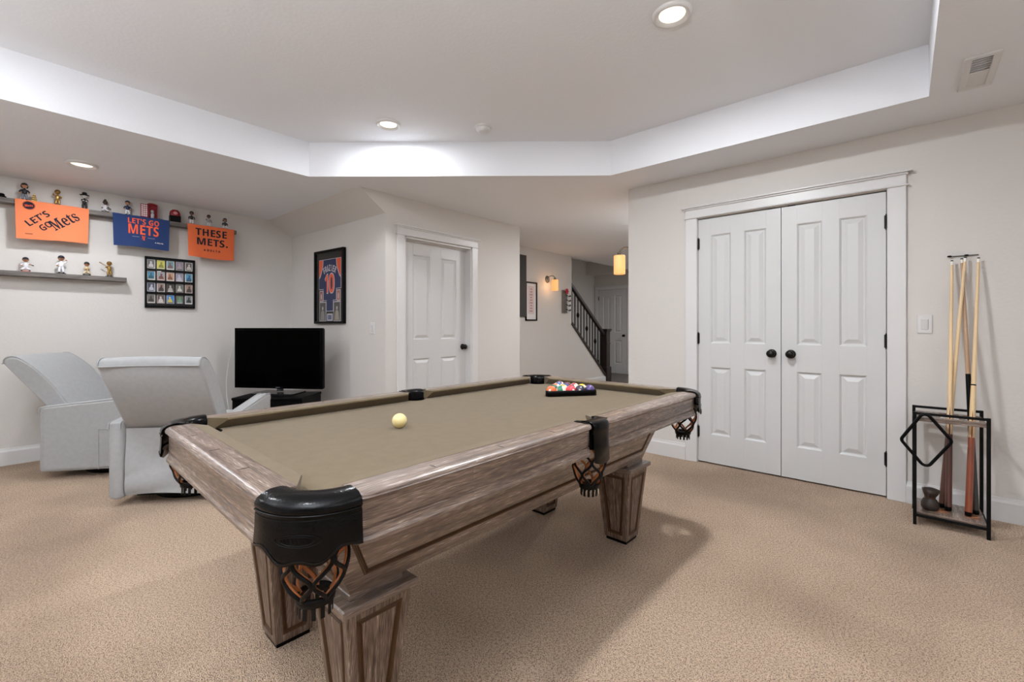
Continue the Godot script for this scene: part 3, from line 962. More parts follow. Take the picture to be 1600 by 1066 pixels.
func build_table() -> void:
	var t := thing("pool_table", "weathered oak pool table with khaki cloth and black leather pockets", "pool table", TC, TYAW)
	# bed
	var st := S()
	var pts := PackedVector2Array(rect2((NA + 0.03) * 2, (NB + 0.03) * 2))
	for sx in [-1, 1]:
		for sz in [-1, 1]:
			var circle := PackedVector2Array()
			for k in 28:
				circle.append(Vector2(sx * (0.958 + 0.028), sz * (0.465 + 0.028)) + Vector2.from_angle(TAU * k / 28) * 0.066)
			pts = Geometry2D.clip_polygons(pts, circle)[0]
	for sz in [-1, 1]:
		var circle := PackedVector2Array()
		for k in 28:
			circle.append(Vector2(0, sz * (NB + 0.05)) + Vector2.from_angle(TAU * k / 28) * 0.054)
		pts = Geometry2D.clip_polygons(pts, circle)[0]
	var flat := Transform3D(Basis(Vector3(1, 0, 0), Vector3(0, 0, 1), Vector3(0, 1, 0)), Vector3.ZERO)
	extrude(st, pts, 0.725, 0.757, flat)
	obj("bed_cloth", st, M.cloth, t)
	# rails
	var wl := 0.957
	var ws := 0.466
	var q := NA * 0.25
	rail(t, 0.05, wl, 0.078, 0.90, Vector3(0, 0, NB), 0, [q, 2 * q, 3 * q])
	rail(t, -wl, -0.05, -0.90, -0.078, Vector3(0, 0, NB), 0, [-q, -2 * q, -3 * q])
	rail(t, 0.05, wl, 0.078, 0.90, Vector3(0, 0, -NB), 180, [q, 2 * q, 3 * q])
	rail(t, -wl, -0.05, -0.90, -0.078, Vector3(0, 0, -NB), 180, [-q, -2 * q, -3 * q])
	rail(t, -ws, ws, -0.39, 0.39, Vector3(NA, 0, 0), 90, [-q, 0, q])
	rail(t, -ws, ws, -0.39, 0.39, Vector3(-NA, 0, 0), -90, [-q, 0, q])
	# cabinet: an upturned, tapering box with moulded panels
	var ct := [Vector2(0.975, 0.435), 0.70]
	var cb := [Vector2(0.845, 0.357), 0.432]
	var frame := S()
	var mould := S()
	var field := S()
	for k in 4:
		var sgn := 1.0 if k < 2 else -1.0
		var quad: Array
		var n: Vector3
		if k % 2 == 0:
			quad = [Vector3(-cb[0].x, cb[1], sgn * cb[0].y), Vector3(cb[0].x, cb[1], sgn * cb[0].y), Vector3(ct[0].x, ct[1], sgn * ct[0].y), Vector3(-ct[0].x, ct[1], sgn * ct[0].y)]
			n = Vector3(0, -(ct[0].y - cb[0].y) / (ct[1] - cb[1]), sgn).normalized()
		else:
			quad = [Vector3(sgn * cb[0].x, cb[1], cb[0].y), Vector3(sgn * cb[0].x, cb[1], -cb[0].y), Vector3(sgn * ct[0].x, ct[1], -ct[0].y), Vector3(sgn * ct[0].x, ct[1], ct[0].y)]
			n = Vector3(sgn, -(ct[0].x - cb[0].x) / (ct[1] - cb[1]), 0).normalized()
		var inner := rings(frame, quad, n, [[0.0, 0.0], [0.055, 0.0]], false)
		var m := rings(mould, inner, n, [[0.0, 0.0], [0.002, 0.003], [0.006, 0.002], [0.010, -0.005], [0.014, -0.005], [0.017, -0.001]], false)
		rings(field, m, n, [[0.0, 0.0], [0.003, 0.001]])
	poly(frame, [Vector3(-cb[0].x, cb[1], -cb[0].y), Vector3(cb[0].x, cb[1], -cb[0].y), Vector3(cb[0].x, cb[1], cb[0].y), Vector3(-cb[0].x, cb[1], cb[0].y)], Vector3.DOWN)
	poly(frame, [Vector3(-ct[0].x, ct[1], -ct[0].y), Vector3(ct[0].x, ct[1], -ct[0].y), Vector3(ct[0].x, ct[1], ct[0].y), Vector3(-ct[0].x, ct[1], ct[0].y)], Vector3.UP)
	var cab := holder("cabinet", t)
	obj("frame", frame, M.wood, cab)
	obj("moulding", mould, M.groove, cab)
	obj("panel", field, M.wood, cab)
	for sx in [-1, 1]:
		for sz in [-1, 1]:
			table_leg(t, Vector3(sx * 0.765, 0, sz * 0.2745))
	corner_pocket(t, Vector3(0.958, 0, 0.465), 0)
	corner_pocket(t, Vector3(0.958, 0, -0.465), 90)
	corner_pocket(t, Vector3(-0.958, 0, -0.465), 180)
	corner_pocket(t, Vector3(-0.958, 0, 0.465), 270)
	side_pocket(t, Vector3(0, 0, NB), 0)
	side_pocket(t, Vector3(0, 0, -NB), 180)

# ---------------------------------------------------------------- balls
func on_table(x: float, y: float, z: float) -> Vector3:
	return TC + Basis(Vector3.UP, deg_to_rad(TYAW)) * Vector3(x, y, z)

func ball(at: Vector3, hex: String, stripe: bool, label: String, cat := "billiard ball") -> void:
	var R := 0.0286
	var b := thing("billiard_ball" if cat == "billiard ball" else "cue_ball", label, "ball", at, 0.0, "racked billiard balls" if cat == "billiard ball" else "")
	var spin := Basis.from_euler(Vector3(rng.randf_range(-0.7, 0.7), rng.randf_range(-PI, PI), rng.randf_range(-0.7, 0.7)))
	if stripe:
		spin = Basis(Vector3.UP, rng.randf_range(-0.5, 0.5) + 0.6) * Basis(Vector3(1, 0, 0), PI / 2 + rng.randf_range(-0.3, 0.3))
	var c := mat("efe6cf" if stripe else hex, 0.08)
	c.clearcoat_enabled = true
	var st := S()
	ellipsoid(st, Vector3.ZERO, Vector3.ONE * R, 32, 20)
	obj("sphere", st, c, b)
	if stripe:
		st = S()
		var prof := []
		for i in 9:
			var a := lerpf(-0.52, 0.52, i / 8.0)
			prof.append(Vector2(cos(a), sin(a)) * R * 1.006)
		lathe(st, prof, 32, Transform3D(spin, Vector3.ZERO))
		var sc := mat(hex, 0.08)
		sc.clearcoat_enabled = true
		obj("stripe", st, sc, b)
	if cat == "billiard ball":
		st = S()
		for s in [-1, 1]:
			var prof := []
			for i in 5:
				var a := 0.24 * i / 4.0
				prof.append(Vector2(sin(a), cos(a) * s) * R * 1.010)
			lathe(st, prof, 20, Transform3D(spin * Basis(Vector3(1, 0, 0), PI / 2), Vector3.ZERO))
		obj("number_spot", st, mat("f4efe2", 0.1), b)

func build_balls() -> void:
	ball(on_table(-0.45, 0.757 + 0.0286, -0.012), "efdc9a", false, "plain cream cue ball alone on the cloth", "cue ball")
	var e := Vector2(0.811, 0.585)
	var n := Vector2(0.585, -0.811)
	var base := Vector2(0.517, -0.070)
	# triangle frame
	var L := 0.346
	var h := L * sqrt(3.0) / 2.0
	var mk := func(inset: float, r: float) -> PackedVector2Array:
		var c := [Vector2(inset * 1.732, inset), Vector2(L - inset * 1.732, inset), Vector2(L / 2, h - 2 * inset)]
		return round_poly(c, r, 6)
	var outer: PackedVector2Array = mk.call(0.0, 0.030)
	var inner: PackedVector2Array = mk.call(0.009, 0.021)
	var st := S()
	var map := func(p: Vector2, y: float) -> Vector3:
		var v := base + e * p.x + n * p.y
		return on_table(v.x, y, v.y)
	var rows := []
	for i in outer.size():
		rows.append([map.call(outer[i], 0.757), map.call(outer[i], 0.787), map.call(outer[i].lerp(inner[i], 0.3), 0.789), map.call(outer[i].lerp(inner[i], 0.7), 0.789), map.call(inner[i], 0.787), map.call(inner[i], 0.757)])
	grid(st, rows, true, true)
	single("ball_rack", st, M.plastic_black, "black plastic triangle rack holding the coloured balls", "ball rack")
	var R := 0.0287
	var set := [
		[["f0682c", false, "solid orange ball at the left front corner of the rack"], ["0c7a5c", true, "green and white striped ball in the front row"], ["e2303f", false, "bright red ball in the middle of the front row"], ["2a2038", false, "near-black ball right of the red one, front row"], ["46306e", false, "purple ball at the right front corner of the rack"]],
		[["1d5c46", false, "dark green ball behind the orange one"], ["e8b33a", true, "yellow striped ball behind the green striped one"], ["7a2034", true, "maroon striped ball behind the red one"], ["d8c23c", false, "plain yellow ball in the second row"]],
		[["ee6d33", true, "orange striped ball in the third row"], ["2c4a84", false, "blue ball in the middle of the rack"], ["c43244", true, "red striped ball in the third row"]],
		[["2f4f95", true, "blue striped ball in the fourth row"], ["6a1f2e", false, "solid maroon ball in the fourth row"]],
		[["4b3a78", true, "purple striped ball at the far point of the rack"]]]
	for row in 5:
		var cnt := 5 - row
		for i in cnt:
			var p := Vector2(L / 2 + (i - (cnt - 1) / 2.0) * 2 * R, 0.0105 + R + row * R * 1.732)
			var d: Array = set[row][i]
			var v := base + e * p.x + n * p.y
			ball(on_table(v.x, 0.757 + 0.0286, v.y), d[0], d[1], d[2])


# ---------------------------------------------------------------- recliners
# an outline in (z, y) made into a padded slab from x0 to x1
func padded(st: SurfaceTool, outline: PackedVector2Array, x0: float, x1: float, bev: float, puff := 0.0) -> void:
	var c := Vector2.ZERO
	for p in outline:
		c += p / outline.size()
	var size := 0.0
	for p in outline:
		size += (p - c).length() / outline.size()
	var rows := []
	for k in [[0.0, bev * 1.6], [0.15, bev * 0.75], [0.45, bev * 0.2], [1.0, 0.0]]:
		rows.append([x0 + bev * k[0], k[1]])
	for k in 5:
		rows.append([lerpf(x0 + bev, x1 - bev, (k + 1) / 6.0), -puff * sin(PI * (k + 1) / 6.0)])
	for k in [[1.0, 0.0], [0.45, bev * 0.2], [0.15, bev * 0.75], [0.0, bev * 1.6]]:
		rows.append([x1 - bev * k[0], k[1]])
	var g := []
	for r in rows:
		var f: float = 1.0 - r[1] / size
		var line := []
		for p in outline:
			var q := c + (p - c) * f
			line.append(Vector3(r[0], q.y, q.x))
		g.append(line)
	grid(st, g, false, true, not Geometry2D.is_polygon_clockwise(outline))
	for side in [0, g.size() - 1]:
		var ids := Geometry2D.triangulate_polygon(outline)
		st.set_smooth_group(-1)
		for i in range(0, ids.size(), 3):
			tri(st, g[side][ids[i]], g[side][ids[i + 1]], g[side][ids[i + 2]], Vector3(-1 if side == 0 else 1, 0, 0))

func smooth2(pts: Array, n := 6, closed := false) -> Array:
	var c := Curve2D.new()
	var m := pts.size()
	var out := []
	for i in (m if closed else m - 1):
		var p0: Vector2 = pts[(i - 1 + m) % m] if closed or i > 0 else pts[0]
		var p1: Vector2 = pts[i]
		var p2: Vector2 = pts[(i + 1) % m]
		var p3: Vector2 = pts[(i + 2) % m] if closed or i + 2 < m else pts[m - 1]
		for k in n:
			out.append(p1.cubic_interpolate(p2, p0, p3, float(k) / n))
	if not closed:
		out.append(pts[m - 1])
	return out

func recliner(at: Vector3, turn: float, label: String, lean: float) -> void:
	var ch := thing("recliner_chair", label, "chair", at, turn, "slipcovered recliners facing the television")
	for s in [-1, 1]:
		var arm := holder("arm", ch)
		var outline := PackedVector2Array(round_poly([Vector2(0.375, 0.055), Vector2(0.375, 0.545), Vector2(-0.26, 0.605), Vector2(-0.375, 0.600), Vector2(-0.375, 0.055)], 0.018, 4))
		var st := S()
		var x0 := 0.272 if s > 0 else -0.36
		var x1 := 0.36 if s > 0 else -0.272
		padded(st, outline, x0, x1, 0.022, 0.004)
		obj("padding", st, M.fabric, arm)
		for x in [0.286 * s, 0.352 * s]:
			st = S()
			tube(st, [Vector3(x, 0.50, 0.376), Vector3(x, 0.534, 0.3745), Vector3(x, 0.5435, 0.364), Vector3(x, 0.570, 0.10), Vector3(x, 0.606, -0.27), Vector3(x, 0.603, -0.355), Vector3(x, 0.590, -0.373), Vector3(x, 0.55, -0.377)], 0.0042, 6)
			obj("piping", st, M.fabric, arm)
		st = S()
		tube(st, [Vector3(0.3605 * s, 0.06, -0.01), Vector3(0.362 * s, 0.2, -0.01), Vector3(0.3615 * s, 0.365, -0.008)], 0.0035, 6)
		obj("seam", st, M.fabric, arm)
		st = S()
		tube(st, [Vector3(0.3615 * s, 0.365, -0.008), Vector3(0.362 * s, 0.362, -0.18), Vector3(0.360 * s, 0.366, -0.36)], 0.0035, 6)
		obj("pocket_hem", st, M.fabric, arm)
	# seat and front
	var st2 := S()
	padded(st2, round_poly([Vector2(0.24, 0.30), Vector2(0.24, 0.455), Vector2(-0.385, 0.475), Vector2(-0.395, 0.31)], 0.05, 5), -0.27, 0.27, 0.03, 0.015)
	obj("seat_cushion", st2, M.fabric, ch)
	st2 = S()
	padded(st2, round_poly([Vector2(-0.33, 0.06), Vector2(-0.33, 0.30), Vector2(-0.385, 0.305), Vector2(-0.385, 0.06)], 0.015, 4), -0.27, 0.27, 0.015, 0.0)
	obj("footrest", st2, M.fabric, ch)
	# back skirt with loose folds
	st2 = S()
	var rows := []
	for i in 29:
		var u := i / 28.0
		var x := lerpf(-0.268, 0.268, u)
		var line := []
		for j in 17:
			var v := j / 16.0
			var fold := 0.014 * sin(u * 7.0 + v * 3.2 + 0.6) * sin(v * PI) + 0.010 * exp(-pow((v - 0.18 - 0.25 * u) / 0.07, 2.0)) + 0.012 * exp(-pow((v - 0.08 - 0.1 * sin(u * 3.0)) / 0.05, 2.0))
			var y := lerpf(0.068, 0.50, v) + (0.012 * sin(u * 5.0) if j == 0 else 0.0)
			line.append(Vector3(x, y, 0.352 + 0.02 * sin(u * PI) + fold))
		rows.append(line)
	grid(st2, rows)
	obj("back_skirt", st2, M.fabric, ch)
	# reclined back
	var b := holder("backrest", ch)
	var tilt := Transform3D(Basis(Vector3(1, 0, 0), deg_to_rad(lean)), Vector3.ZERO)
	var hub := Vector3(0, 0.48, 0.28)
	b.transform = Transform3D(tilt.basis, hub - tilt.basis * hub)
	var side := [Vector2(0.335, 0.485), Vector2(0.595, 0.925)]
	side.append_array(smooth2([Vector2(0.595, 0.925), Vector2(0.583, 0.958), Vector2(0.545, 0.972), Vector2(0.485, 0.945), Vector2(0.385, 0.835), Vector2(0.285, 0.665), Vector2(0.215, 0.50)], 4).slice(1))
	side.append(Vector2(0.21, 0.44))
	var o := PackedVector2Array(side)
	st2 = S()
	padded(st2, o, -0.275, 0.275, 0.02, 0.012)
	obj("padding", st2, M.fabric, b)
	for s in [-1, 1]:
		st2 = S()
		var path := []
		for p in side.slice(1, side.size() - 1):
			path.append(Vector3(0.268 * s, p.y, p.x))
		tube(st2, path, 0.0045, 6)
		obj("piping", st2, M.fabric, b)
	st2 = S()
	var top := []
	for i in 13:
		var u := i / 12.0
		top.append(Vector3(lerpf(-0.268, 0.268, u), 0.925 + 0.004 * sin(u * PI), 0.602))
	tube(st2, top, 0.0045, 6)
	obj("piping", st2, M.fabric, b)
	# swivel base
	st2 = S()
	lathe(st2, [Vector2(0.0, 0.0), Vector2(0.255, 0.0), Vector2(0.265, 0.012), Vector2(0.262, 0.03), Vector2(0.24, 0.038), Vector2(0.20, 0.040), Vector2(0.0, 0.04)], 36)
	obj("swivel_base", st2, M.plastic_black, ch)
	st2 = S()
	box(st2, Vector3(0, 0.075, 0), Vector3(0.5, 0.07, 0.56), 0.004)
	obj("mechanism", st2, M.metal_black, ch)

func build_chairs() -> void:
	recliner(Vector3(0.953, 0, -3.854), -38.0, "pale grey recliner seen from behind, nearer the pool table", 2.0)
	recliner(Vector3(0.698, 0, -4.923), -126.9, "pale grey recliner seen from the side, against the shelf wall", 9.0)

# ---------------------------------------------------------------- television corner
func build_tv() -> void:
	var c := thing("tv_stand", "low black television stand in the corner", "tv stand", Vector3(1.842, 0, -4.742), -48.8)
	var st := S()
	box(st, Vector3(0, 0.452, 0), Vector3(0.68, 0.024, 0.44), 0.003)
	obj("top", st, M.plastic_black, c)
	for x in [-0.325, 0.325]:
		st = S()
		box(st, Vector3(x, 0.22, 0), Vector3(0.024, 0.44, 0.42), 0.002)
		obj("side_panel", st, M.plastic_black, c)
	for y in [0.035, 0.24]:
		st = S()
		box(st, Vector3(0, y, -0.005), Vector3(0.626, 0.02, 0.40), 0.002)
		obj("shelf", st, M.plastic_black, c)
	st = S()
	box(st, Vector3(0, 0.22, -0.20), Vector3(0.626, 0.42, 0.012), 0.001)
	obj("back_panel", st, M.plastic_black, c)
	st = S()
	box(st, Vector3(-0.155, 0.34, 0.205), Vector3(0.312, 0.196, 0.014), 0.002)
	box(st, Vector3(0.155, 0.34, 0.205), Vector3(0.312, 0.196, 0.014), 0.002)
	obj("door_panel", st, M.plastic_black, c)
	var tv := thing("television", "black flat-screen television switched off on the corner stand", "television", Vector3(1.868, 0.464, -4.829), -56.0)
	st = S()
	box(st, Vector3(0, 0.361, -0.03), Vector3(0.975, 0.622, 0.055), 0.012)
	obj("housing", st, M.plastic_black, tv)
	var gloss := mat("020203", 0.1, 0.0, 0.2)
	st = S()
	rings(st, [Vector3(-0.487, 0.05, 0.0), Vector3(0.487, 0.05, 0.0), Vector3(0.487, 0.672, 0.0), Vector3(-0.487, 0.672, 0.0)], Vector3(0, 0, 1), [[0.0, -0.006], [0.004, 0.0], [0.026, 0.0], [0.028, -0.003]], false)
	obj("bezel", st, gloss, tv)
	st = S()
	var sc := [Vector3(-0.459, 0.078, -0.0005), Vector3(0.459, 0.078, -0.0005), Vector3(0.459, 0.644, -0.0005), Vector3(-0.459, 0.644, -0.0005)]
	poly(st, sc, Vector3(0, 0, 1))
	obj("screen", st, mat("010101", 0.15, 0.0, 0.12), tv)
	print_shape(tv, rect2(0.05, 0.006), Vector3(0, 0.0625, 0.0004), mat("4c4c50", 0.4), [], "badge")
	st = S()
	tube(st, [Vector3(0, 0.02, -0.04), Vector3(0, 0.10, -0.04)], 0.032, 16)
	obj("neck", st, mat("3a3a3e", 0.1), tv)
	st = S()
	extrude(st, rect2(0.46, 0.26, 0.03), 0.0, 0.012, Transform3D(Basis(Vector3(1, 0, 0), Vector3(0, 0, 1), Vector3(0, 1, 0)), Vector3(0, 0, -0.02)))
	obj("foot_plate", st, mat("1b1c1f", 0.06), tv)
	st = S()
	var path := []
	for k in 15:
		var t := k / 14.0
		path.append(Vector3(1.53 - 0.02 * sin(t * PI) - 0.045 * t * (1 - t), lerpf(0.95, 0.10, t), -5.06 - 0.04 * sin(t * PI * 1.3) - 0.22 * t * (1.0 - t)))
	tube(st, path, 0.0035, 6)
	single("power_cable", st, M.trim, "thin white cable hanging left of the television", "cable")

# ---------------------------------------------------------------- shelf wall
func towel(x0: float, w: float, hgt: float, m: Material, label: String, phase: float) -> Node3D:
	var t := thing("rally_towel", label, "towel", Vector3(x0 + w / 2, 2.2045, WALL_L + 0.108), 0.0, "rally towels hung from the upper shelf")
	var wp := [phase, 0.006, hgt, 0.035]
	var st := S()
	for layer in 2:
		var rows := []
		for i in 33:
			var x := lerpf(-w / 2, w / 2, i / 32.0)
			var line := []
			for j in 4:
				line.append(Vector3(x, 0.002 - layer * 0.0024 + 0.001 * sin(x * 40.0 + j), lerpf(-0.07, -0.004, j / 3.0)))
			for j in 20:
				line.append(drape(Vector3(x, -hgt * j / 19.0, 0.0 - layer * 0.0024), wp))
			rows.append(line)
		grid(st, rows, false, false, layer == 0)
	obj("cloth", st, m, t)
	return t

func ellipse2(rx: float, ry: float, n := 28) -> PackedVector2Array:
	var p := PackedVector2Array()
	for k in n:
		p.append(Vector2(cos(TAU * k / n) * rx, sin(TAU * k / n) * ry))
	return p

# flat print on a towel or a picture: an outline with a hair of thickness
func print_shape(parent: Node3D, pts: PackedVector2Array, at: Vector3, m: Material, warp := [], called := "print", thick := 0.0008) -> void:
	var st := S()
	var ids := Geometry2D.triangulate_polygon(pts)
	for i in range(0, ids.size(), 3):
		var v := []
		for k in 3:
			var p := Vector3(pts[ids[i + k]].x, pts[ids[i + k]].y, thick) + at
			v.append(drape(p, warp) if warp else p)
		tri(st, v[0], v[1], v[2], Vector3(0, 0, 1))
	obj(called, st, m, parent)

func figurine(x: float, y: float, d: Dictionary, label: String, group: String) -> void:
	var f := thing("bobblehead", label, "figurine", Vector3(x, y, WALL_L + 0.052), d.get("turn", 0.0), group)
	var H: float = d.get("h", 0.155)
	var k := H / 0.155
	var skin: Material = d.get("skin_m", mat(d.get("skin", "b98463"), 0.5))
	var shirt := mat(d.shirt, 0.5)
	var pants := mat(d.pants, 0.5)
	var hat := mat(d.hat, 0.5)
	if d.get("gold", false):
		skin = mat("a8864a", 0.3, 0.7); shirt = skin; pants = skin; hat = mat("8a6a36", 0.3, 0.7)
	var crouch: float = d.get("crouch", 0.0)
	var st := S()
	lathe(st, [Vector2(0.0, 0.0), Vector2(0.03, 0.0), Vector2(0.03, 0.005), Vector2(0.027, 0.008), Vector2(0.0, 0.008)], 20, Transform3D(Basis.from_scale(Vector3.ONE * k), Vector3.ZERO))
	obj("base", st, mat(d.get("base", "2a2a2c"), 0.4), f)
	var hip := Vector3(0, 0.055 - crouch * 0.022, 0) * k
	for s in [-1, 1]:
		st = S()
		var foot := Vector3(s * (0.012 + crouch * 0.012), 0.008, 0.004) * k
		var knee := (hip + foot) / 2 + Vector3(s * 0.006 * (1 + crouch), 0, 0.004 + crouch * 0.012) * k
		tube(st, [hip + Vector3(s * 0.007, 0, 0) * k, knee, foot + Vector3(0, 0.004, 0) * k], [0.0095 * k, 0.0085 * k, 0.0068 * k], 10)
		obj("leg", st, pants, f)
		st = S()
		ellipsoid(st, foot + Vector3(0, 0.004, 0.005) * k, Vector3(0.007, 0.005, 0.012) * k, 10, 6)
		obj("shoe", st, mat(d.get("shoe", "1d1d1f"), 0.5), f)
	st = S()
	lathe(st, [Vector2(0.0, 0.0), Vector2(0.013, 0.001), Vector2(0.0145, 0.012), Vector2(0.017, 0.03), Vector2(0.016, 0.038), Vector2(0.007, 0.043), Vector2(0.005, 0.05)], 18, Transform3D(Basis.from_scale(Vector3(k, k, k * 0.75)), hip))
	obj("torso", st, shirt, f)
	var sh := hip + Vector3(0, 0.036, 0) * k
	var pose: Array = d.get("arms", [Vector3(-0.024, -0.026, 0.004), Vector3(0.024, -0.026, 0.004)])
	for s in 2:
		st = S()
		var sg := -1.0 if s == 0 else 1.0
		var a := sh + Vector3(sg * 0.015, 0, 0) * k
		var hnd: Vector3 = sh + pose[s] * k
		var elbow: Vector3 = (a + hnd) / 2 + Vector3(sg * 0.007, -0.002, -0.002) * k
		tube(st, [a, elbow, hnd], [0.0068 * k, 0.006 * k, 0.005 * k], 8)
		obj("arm", st, shirt, f)
		st = S()
		ellipsoid(st, hnd, Vector3.ONE * 0.0062 * k, 10, 6)
		obj("hand", st, skin, f)
	if d.has("bat"):
		st = S()
		var h0: Vector3 = sh + pose[1] * k
		tube(st, [h0, h0 + d.bat * k], [0.002 * k, 0.005 * k], 8)
		obj("bat", st, mat("3a2a1e", 0.4) if not d.get("gold", false) else skin, f)
	var head := sh + Vector3(0, 0.036, 0.001) * k
	st = S()
	ellipsoid(st, head, Vector3(0.0185, 0.0215, 0.019) * k, 18, 12)
	ellipsoid(st, head + Vector3(0, -0.002, 0.0185) * k, Vector3(0.0035, 0.004, 0.004) * k, 8, 6)
	for s in [-1, 1]:
		ellipsoid(st, head + Vector3(s * 0.0185, -0.001, 0) * k, Vector3(0.003, 0.005, 0.004) * k, 8, 6)
	obj("head", st, skin, f)
	for s in [-1, 1]:
		st = S()
		ellipsoid(st, head + Vector3(s * 0.0065, 0.003, 0.0172) * k, Vector3(0.0024, 0.0020, 0.0014) * k, 8, 6)
		obj("eye", st, M.ink, f)
	st = S()
	ellipsoid(st, head + Vector3(0, -0.0095, 0.0165) * k, Vector3(0.005, 0.0013, 0.0016) * k, 8, 6)
	obj("mouth", st, M.brown_leather, f)
	st = S()
	var kind: String = d.get("headgear", "cap")
	var prof := []
	for i in 7:
		var a := PI / 2 * i / 6.0
		prof.append(Vector2(cos(a) * 0.0200, 0.005 + sin(a) * 0.0185) * k)
	prof.insert(0, Vector2(0.0195, 0.001) * k)
	lathe(st, prof, 18, Transform3D(Basis(), head))
	if kind == "cap":
		extrude(st, PackedVector2Array([Vector2(-0.015, 0), Vector2(-0.013, 0.016), Vector2(0, 0.021), Vector2(0.013, 0.016), Vector2(0.015, 0)]), 0.004 * k, 0.0055 * k, Transform3D(Basis(Vector3(k, 0, 0), Vector3(0, 0, k), Vector3(0, 1, 0)), head + Vector3(0, 0.002, 0.013) * k))
	elif kind == "brim":
		lathe(st, [Vector2(0.019, 0.004), Vector2(0.030, 0.003), Vector2(0.035, 0.009), Vector2(0.030, 0.006), Vector2(0.019, 0.009), Vector2(0.017, 0.030), Vector2(0.008, 0.034), Vector2(0.0, 0.032)], 22, Transform3D(Basis.from_scale(Vector3.ONE * k), head))
	elif kind == "point":
		lathe(st, [Vector2(0.018, 0.008), Vector2(0.012, 0.026), Vector2(0.003, 0.038), Vector2(0.0, 0.039)], 16, Transform3D(Basis.from_scale(Vector3.ONE * k), head))
	elif kind == "hair":
		for s in [-1, 1]:
			ellipsoid(st, head + Vector3(s * 0.014, -0.004, -0.006) * k, Vector3(0.009, 0.017, 0.013) * k, 10, 8)
		ellipsoid(st, head + Vector3(0, 0.0, -0.009) * k, Vector3(0.018, 0.019, 0.013) * k, 12, 8)
	obj("headgear", st, hat, f)

func card(case_at: Vector3, row: int, col: int, hex: String, art: String, border: String, words: String) -> void:
	var x := -0.1545 + col * 0.0772
	var y := 0.181 - row * 0.1145
	var rown: String = ["top row", "second row", "third row", "bottom row"][row]
	var coln: String = ["first from left", "second from left", "middle one", "fourth from left", "rightmost"][col]
	var t := thing("trading_card", "%s card in the wall case, %s, %s" % [words, rown, coln], "trading card", case_at + Vector3(x, y - 0.044, 0.008), 0.0, "cards in the black wall case")
	var st := S()
	box(st, Vector3(0, 0.044, 0), Vector3(0.064, 0.088, 0.002), 0.0004)
	obj("card", st, mat(border, 0.4), t)
	print_shape(t, rect2(0.052, 0.070, 0.0, Vector2(0, 0.047)), Vector3(0, 0, 0.0010), mat(hex, 0.4), [], "picture")
	var fig := mat(art, 0.4)
	var dx := rng.randf_range(-0.006, 0.006)
	print_shape(t, ellipse2(0.0085, 0.0105, 16), Vector3(dx, 0.060, 0.0014), fig, [], "portrait")
	print_shape(t, round_poly([Vector2(-0.021, 0.0125), Vector2(0.021, 0.0125), Vector2(0.017, 0.036), Vector2(0.006, 0.05), Vector2(-0.006, 0.05), Vector2(-0.017, 0.036)], 0.003, 3), Vector3(dx * 0.5, 0, 0.0013), fig, [], "portrait")
	print_shape(t, rect2(0.044, 0.007, 0.0, Vector2(0, 0.0095)), Vector3(0, 0, 0.0016), mat("d9d4cc" if rng.randf() < 0.5 else "57524e", 0.4), [], "caption_bar")

